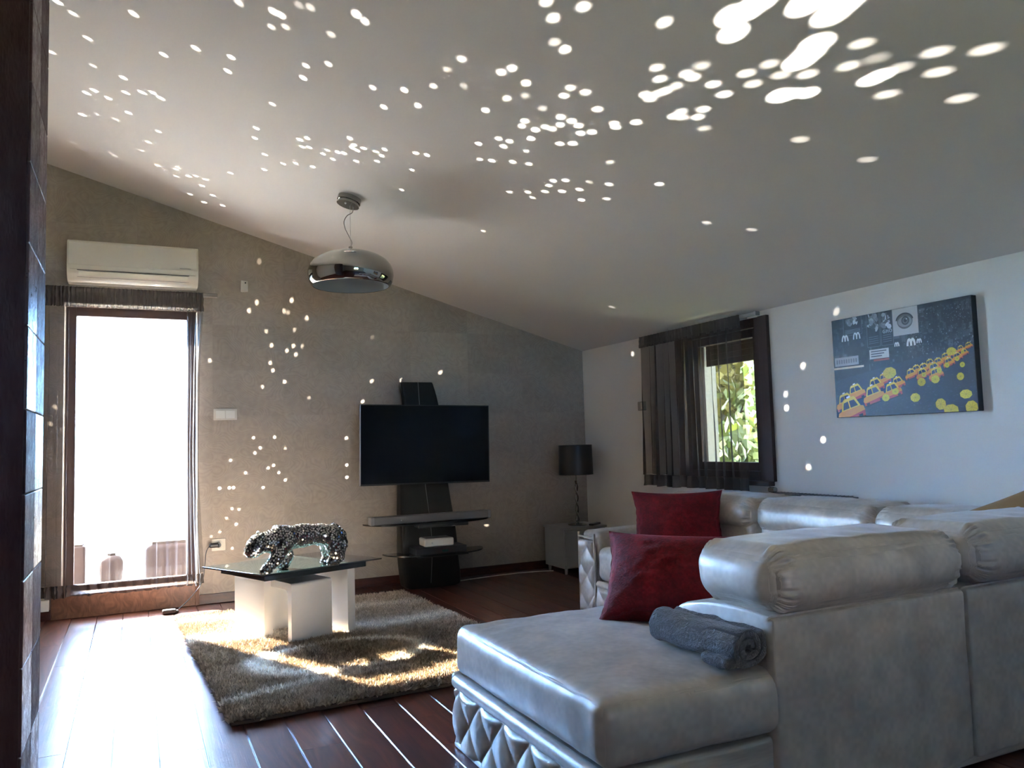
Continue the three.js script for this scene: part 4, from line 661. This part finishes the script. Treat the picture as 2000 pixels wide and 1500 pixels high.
// ───────────────────────── canvas print ─────────────────────────
{
  const W = 1024, H = 672, pic = printTex(W, H, (x) => {
    x.fillStyle = '#1d1f22'; x.fillRect(0, 0, W, H);
    const grey = (a) => { const k = Math.round(a * 255); return `rgb(${k},${k},${k + 3})`; };
    for (let i = 0; i < 420; i++) { const px = rnd() * W, py = rnd() * 330; x.fillStyle = grey(0.06 + 0.3 * rnd()); x.fillRect(px, py, 4 + 50 * rnd() * rnd(), 4 + 70 * rnd() * rnd()); }
    for (let i = 0; i < 900; i++) { x.fillStyle = grey(0.15 + 0.75 * rnd() * rnd()); x.fillRect(560 + rnd() * 464, 20 + rnd() * 300, 2 + 5 * rnd(), 2 + 5 * rnd()); }
    x.fillStyle = '#2c2e35'; x.beginPath(); x.moveTo(0, 420); x.lineTo(W, 270); x.lineTo(W, H); x.lineTo(0, H); x.fill();
    for (let i = 0; i < 1400; i++) { x.fillStyle = `rgba(${90 + 90 * rnd()},${92 + 90 * rnd()},${110 + 90 * rnd()},${0.25 * rnd()})`; x.fillRect(rnd() * W, 330 + rnd() * 342, 1 + 14 * rnd(), 1 + 3 * rnd()); }
    const poster = (a, b, c, d, k) => { x.fillStyle = grey(0.08); x.fillRect(a, b, c, d); x.strokeStyle = grey(0.5); x.lineWidth = 3; x.strokeRect(a, b, c, d); for (let i = 0; i < 26; i++) { x.fillStyle = grey(0.2 + 0.7 * rnd()); x.beginPath(); x.ellipse(a + c * (0.2 + 0.6 * rnd()), b + d * (0.08 + 0.4 * rnd()), 3 + 14 * rnd(), 4 + 22 * rnd(), rnd() * 3, 0, 7); x.fill(); } x.strokeStyle = grey(0.7); x.lineWidth = 2; for (let i = 0; i < 4; i++) { x.beginPath(); x.moveTo(a + 10, b + d * (0.72 + i * 0.06)); x.lineTo(a + c - 12, b + d * (0.71 + i * 0.06)); x.stroke(); } if (k) { x.fillStyle = grey(0.75); x.font = 'bold 34px sans-serif'; x.fillText(k, a + 10, b + d * 0.66); } };
    poster(100, -10, 150, 130); poster(290, -10, 100, 230); poster(400, -10, 90, 230, 'GHO');
    x.fillStyle = '#c9c4be'; x.fillRect(492, -4, 182, 176);   // billboard with an eye
    x.fillStyle = '#5b5652'; x.beginPath(); x.ellipse(580, 84, 56, 50, 0, 0, 7); x.fill(); x.fillStyle = '#9b958f'; x.beginPath(); x.ellipse(580, 88, 50, 34, 0, 0, 7); x.fill();
    x.fillStyle = '#2a2827'; x.beginPath(); x.arc(584, 82, 28, 0, 7); x.fill(); x.fillStyle = '#6f6a66'; x.beginPath(); x.arc(584, 82, 20, 0, 7); x.fill(); x.fillStyle = '#0c0c0c'; x.beginPath(); x.arc(584, 82, 11, 0, 7); x.fill(); x.fillStyle = '#eee'; x.beginPath(); x.arc(592, 73, 4, 0, 7); x.fill();
    x.strokeStyle = '#141312'; x.lineWidth = 9; x.beginPath(); x.ellipse(578, 84, 60, 48, 0, 3.3, 6.1); x.stroke();
    const arch = (cx, cy, s, w) => { x.strokeStyle = '#e9e7e4'; x.lineWidth = w; x.lineCap = 'butt'; for (const o of [-1, 1]) { x.beginPath(); x.moveTo(cx + (o - 1) * s * 0.5, cy + s * 1.6); x.bezierCurveTo(cx + (o - 1) * s * 0.45, cy - s * 0.55, cx + (o + 1) * s * 0.45, cy - s * 0.55, cx + (o + 1) * s * 0.5, cy + s * 1.6); x.stroke(); } };
    arch(615, 205, 26, 15); arch(512, 215, 15, 9); arch(672, 212, 15, 9); arch(108, 118, 24, 12); arch(205, 110, 26, 10);
    x.fillStyle = '#d6d3d0'; x.fillRect(300, 238, 150, 62); x.fillStyle = '#55535a'; for (let i = 0; i < 3; i++) x.fillRect(312, 248 + i * 16, 120 - i * 18, 7); x.fillStyle = '#a8483c'; x.fillRect(330, 304, 120, 12); x.fillStyle = '#b9b7ba'; x.fillRect(10, 262, 200, 60); x.fillStyle = '#7d7a80'; for (let i = 0; i < 9; i++) x.fillRect(24 + i * 20, 278, 12, 28);
    x.fillStyle = '#efd9c0'; x.fillRect(0, 330, 250, 14);
    const taxi = (cx, cy, s) => {
      const poly = (c, pts) => { x.fillStyle = c; x.beginPath(); pts.forEach(([a, b]) => x.lineTo(a * s, b * s)); x.fill(); };
      x.save(); x.translate(cx, cy); x.rotate(-0.26); x.scale(1, 1.35);
      poly('#17181c', [[-1, 0.42], [1, 0.42], [0.96, 0.5], [-0.96, 0.5]]);
      poly('#c9502c', [[-1.02, 0.12], [-0.98, 0.42], [0.98, 0.42], [1.04, 0.16], [0.5, 0.1], [-0.6, 0.1]]);
      poly('#e6941f', [[-1.04, 0.14], [-0.9, -0.06], [-0.5, -0.12], [0.62, -0.12], [1.0, -0.02], [1.04, 0.18], [0.1, 0.24], [-0.9, 0.26]]);
      poly('#eec230', [[-0.68, -0.08], [-0.42, -0.5], [-0.3, -0.58], [0.46, -0.58], [0.58, -0.48], [0.8, -0.08]]);
      poly('#2a2a30', [[-0.52, -0.12], [-0.36, -0.42], [-0.02, -0.44], [-0.02, -0.12]]); poly('#2a2a30', [[0.06, -0.12], [0.06, -0.44], [0.44, -0.42], [0.62, -0.12]]);
      poly('#f4e6c4', [[-0.06, -0.66], [0.2, -0.66], [0.2, -0.58], [-0.06, -0.58]]); poly('#1b1b1f', [[-0.8, 0.3], [-0.5, 0.3], [-0.52, 0.52], [-0.78, 0.52]]); poly('#1b1b1f', [[0.5, 0.3], [0.8, 0.3], [0.78, 0.52], [0.52, 0.52]]);
      x.restore();
    };
    const rows = [[990, 292, 26], [940, 306, 26], [960, 330, 28], [895, 322, 30], [915, 350, 34], [840, 345, 34], [790, 372, 38], [860, 378, 38], [735, 372, 36], [690, 398, 42], [760, 405, 46], [640, 402, 40], [600, 425, 44], [680, 432, 46], [770, 440, 50], [400, 440, 50], [330, 478, 66], [500, 474, 52], [170, 515, 76], [310, 540, 84], [455, 522, 70], [80, 575, 80], [120, 630, 112]];
    for (const [a, b, s] of rows) taxi(a, b, s);
    const brolly = (cx, cy, r, q = 0.8) => { x.save(); x.translate(cx, cy); x.scale(1, q); x.fillStyle = '#e2c81c'; x.beginPath(); for (let k = 0; k < 8; k++) x.lineTo(r * Math.cos(k * 0.785 + 0.3), r * Math.sin(k * 0.785 + 0.3)); x.fill(); x.strokeStyle = '#b3910f'; x.lineWidth = 1.5; for (let k = 0; k < 4; k++) { x.beginPath(); x.moveTo(r * Math.cos(k * 0.785 + 0.3), r * Math.sin(k * 0.785 + 0.3)); x.lineTo(-r * Math.cos(k * 0.785 + 0.3), -r * Math.sin(k * 0.785 + 0.3)); x.stroke(); } x.restore(); };
    for (const a of [[445, 402, 52, 0.75], [880, 312, 32, 0.8], [405, 560, 30], [480, 525, 26], [620, 572, 36], [670, 478, 30, 0.9], [765, 470, 30, 0.85], [690, 436, 16, 1], [795, 418, 18, 1], [848, 392, 16, 1], [915, 360, 15, 1], [945, 398, 17, 1], [928, 466, 24, 1], [955, 572, 40, 0.7], [790, 622, 36, 1], [855, 660, 50, 0.7], [985, 650, 40, 1], [952, 322, 11, 1]]) brolly(...a);
  });
  const t = thing('canvas_print', 'canvas print of yellow taxis and umbrellas in a grey city street', 'picture', [XR - 0.0215, 1.53, -3.022], -Math.PI / 2);
  const w = 0.888, h = 0.583;
  part('stretcher', rb(w, h, 0.04, 0.003), std({ name: 'dark_canvas_edge', color: lin(0.02, 0.02, 0.022), roughness: 0.7 }), t);
  part('print', new THREE.PlaneGeometry(w - 0.004, h - 0.004).translate(0, 0, 0.0207), phys({ name: 'canvas_print', map: pic, roughness: 0.38, specularIntensity: 0.7, clearcoat: 0.08, clearcoatRoughness: 0.3 }), t, 'city street print in grey with yellow taxis');
}
renderer.render(scene, camera);
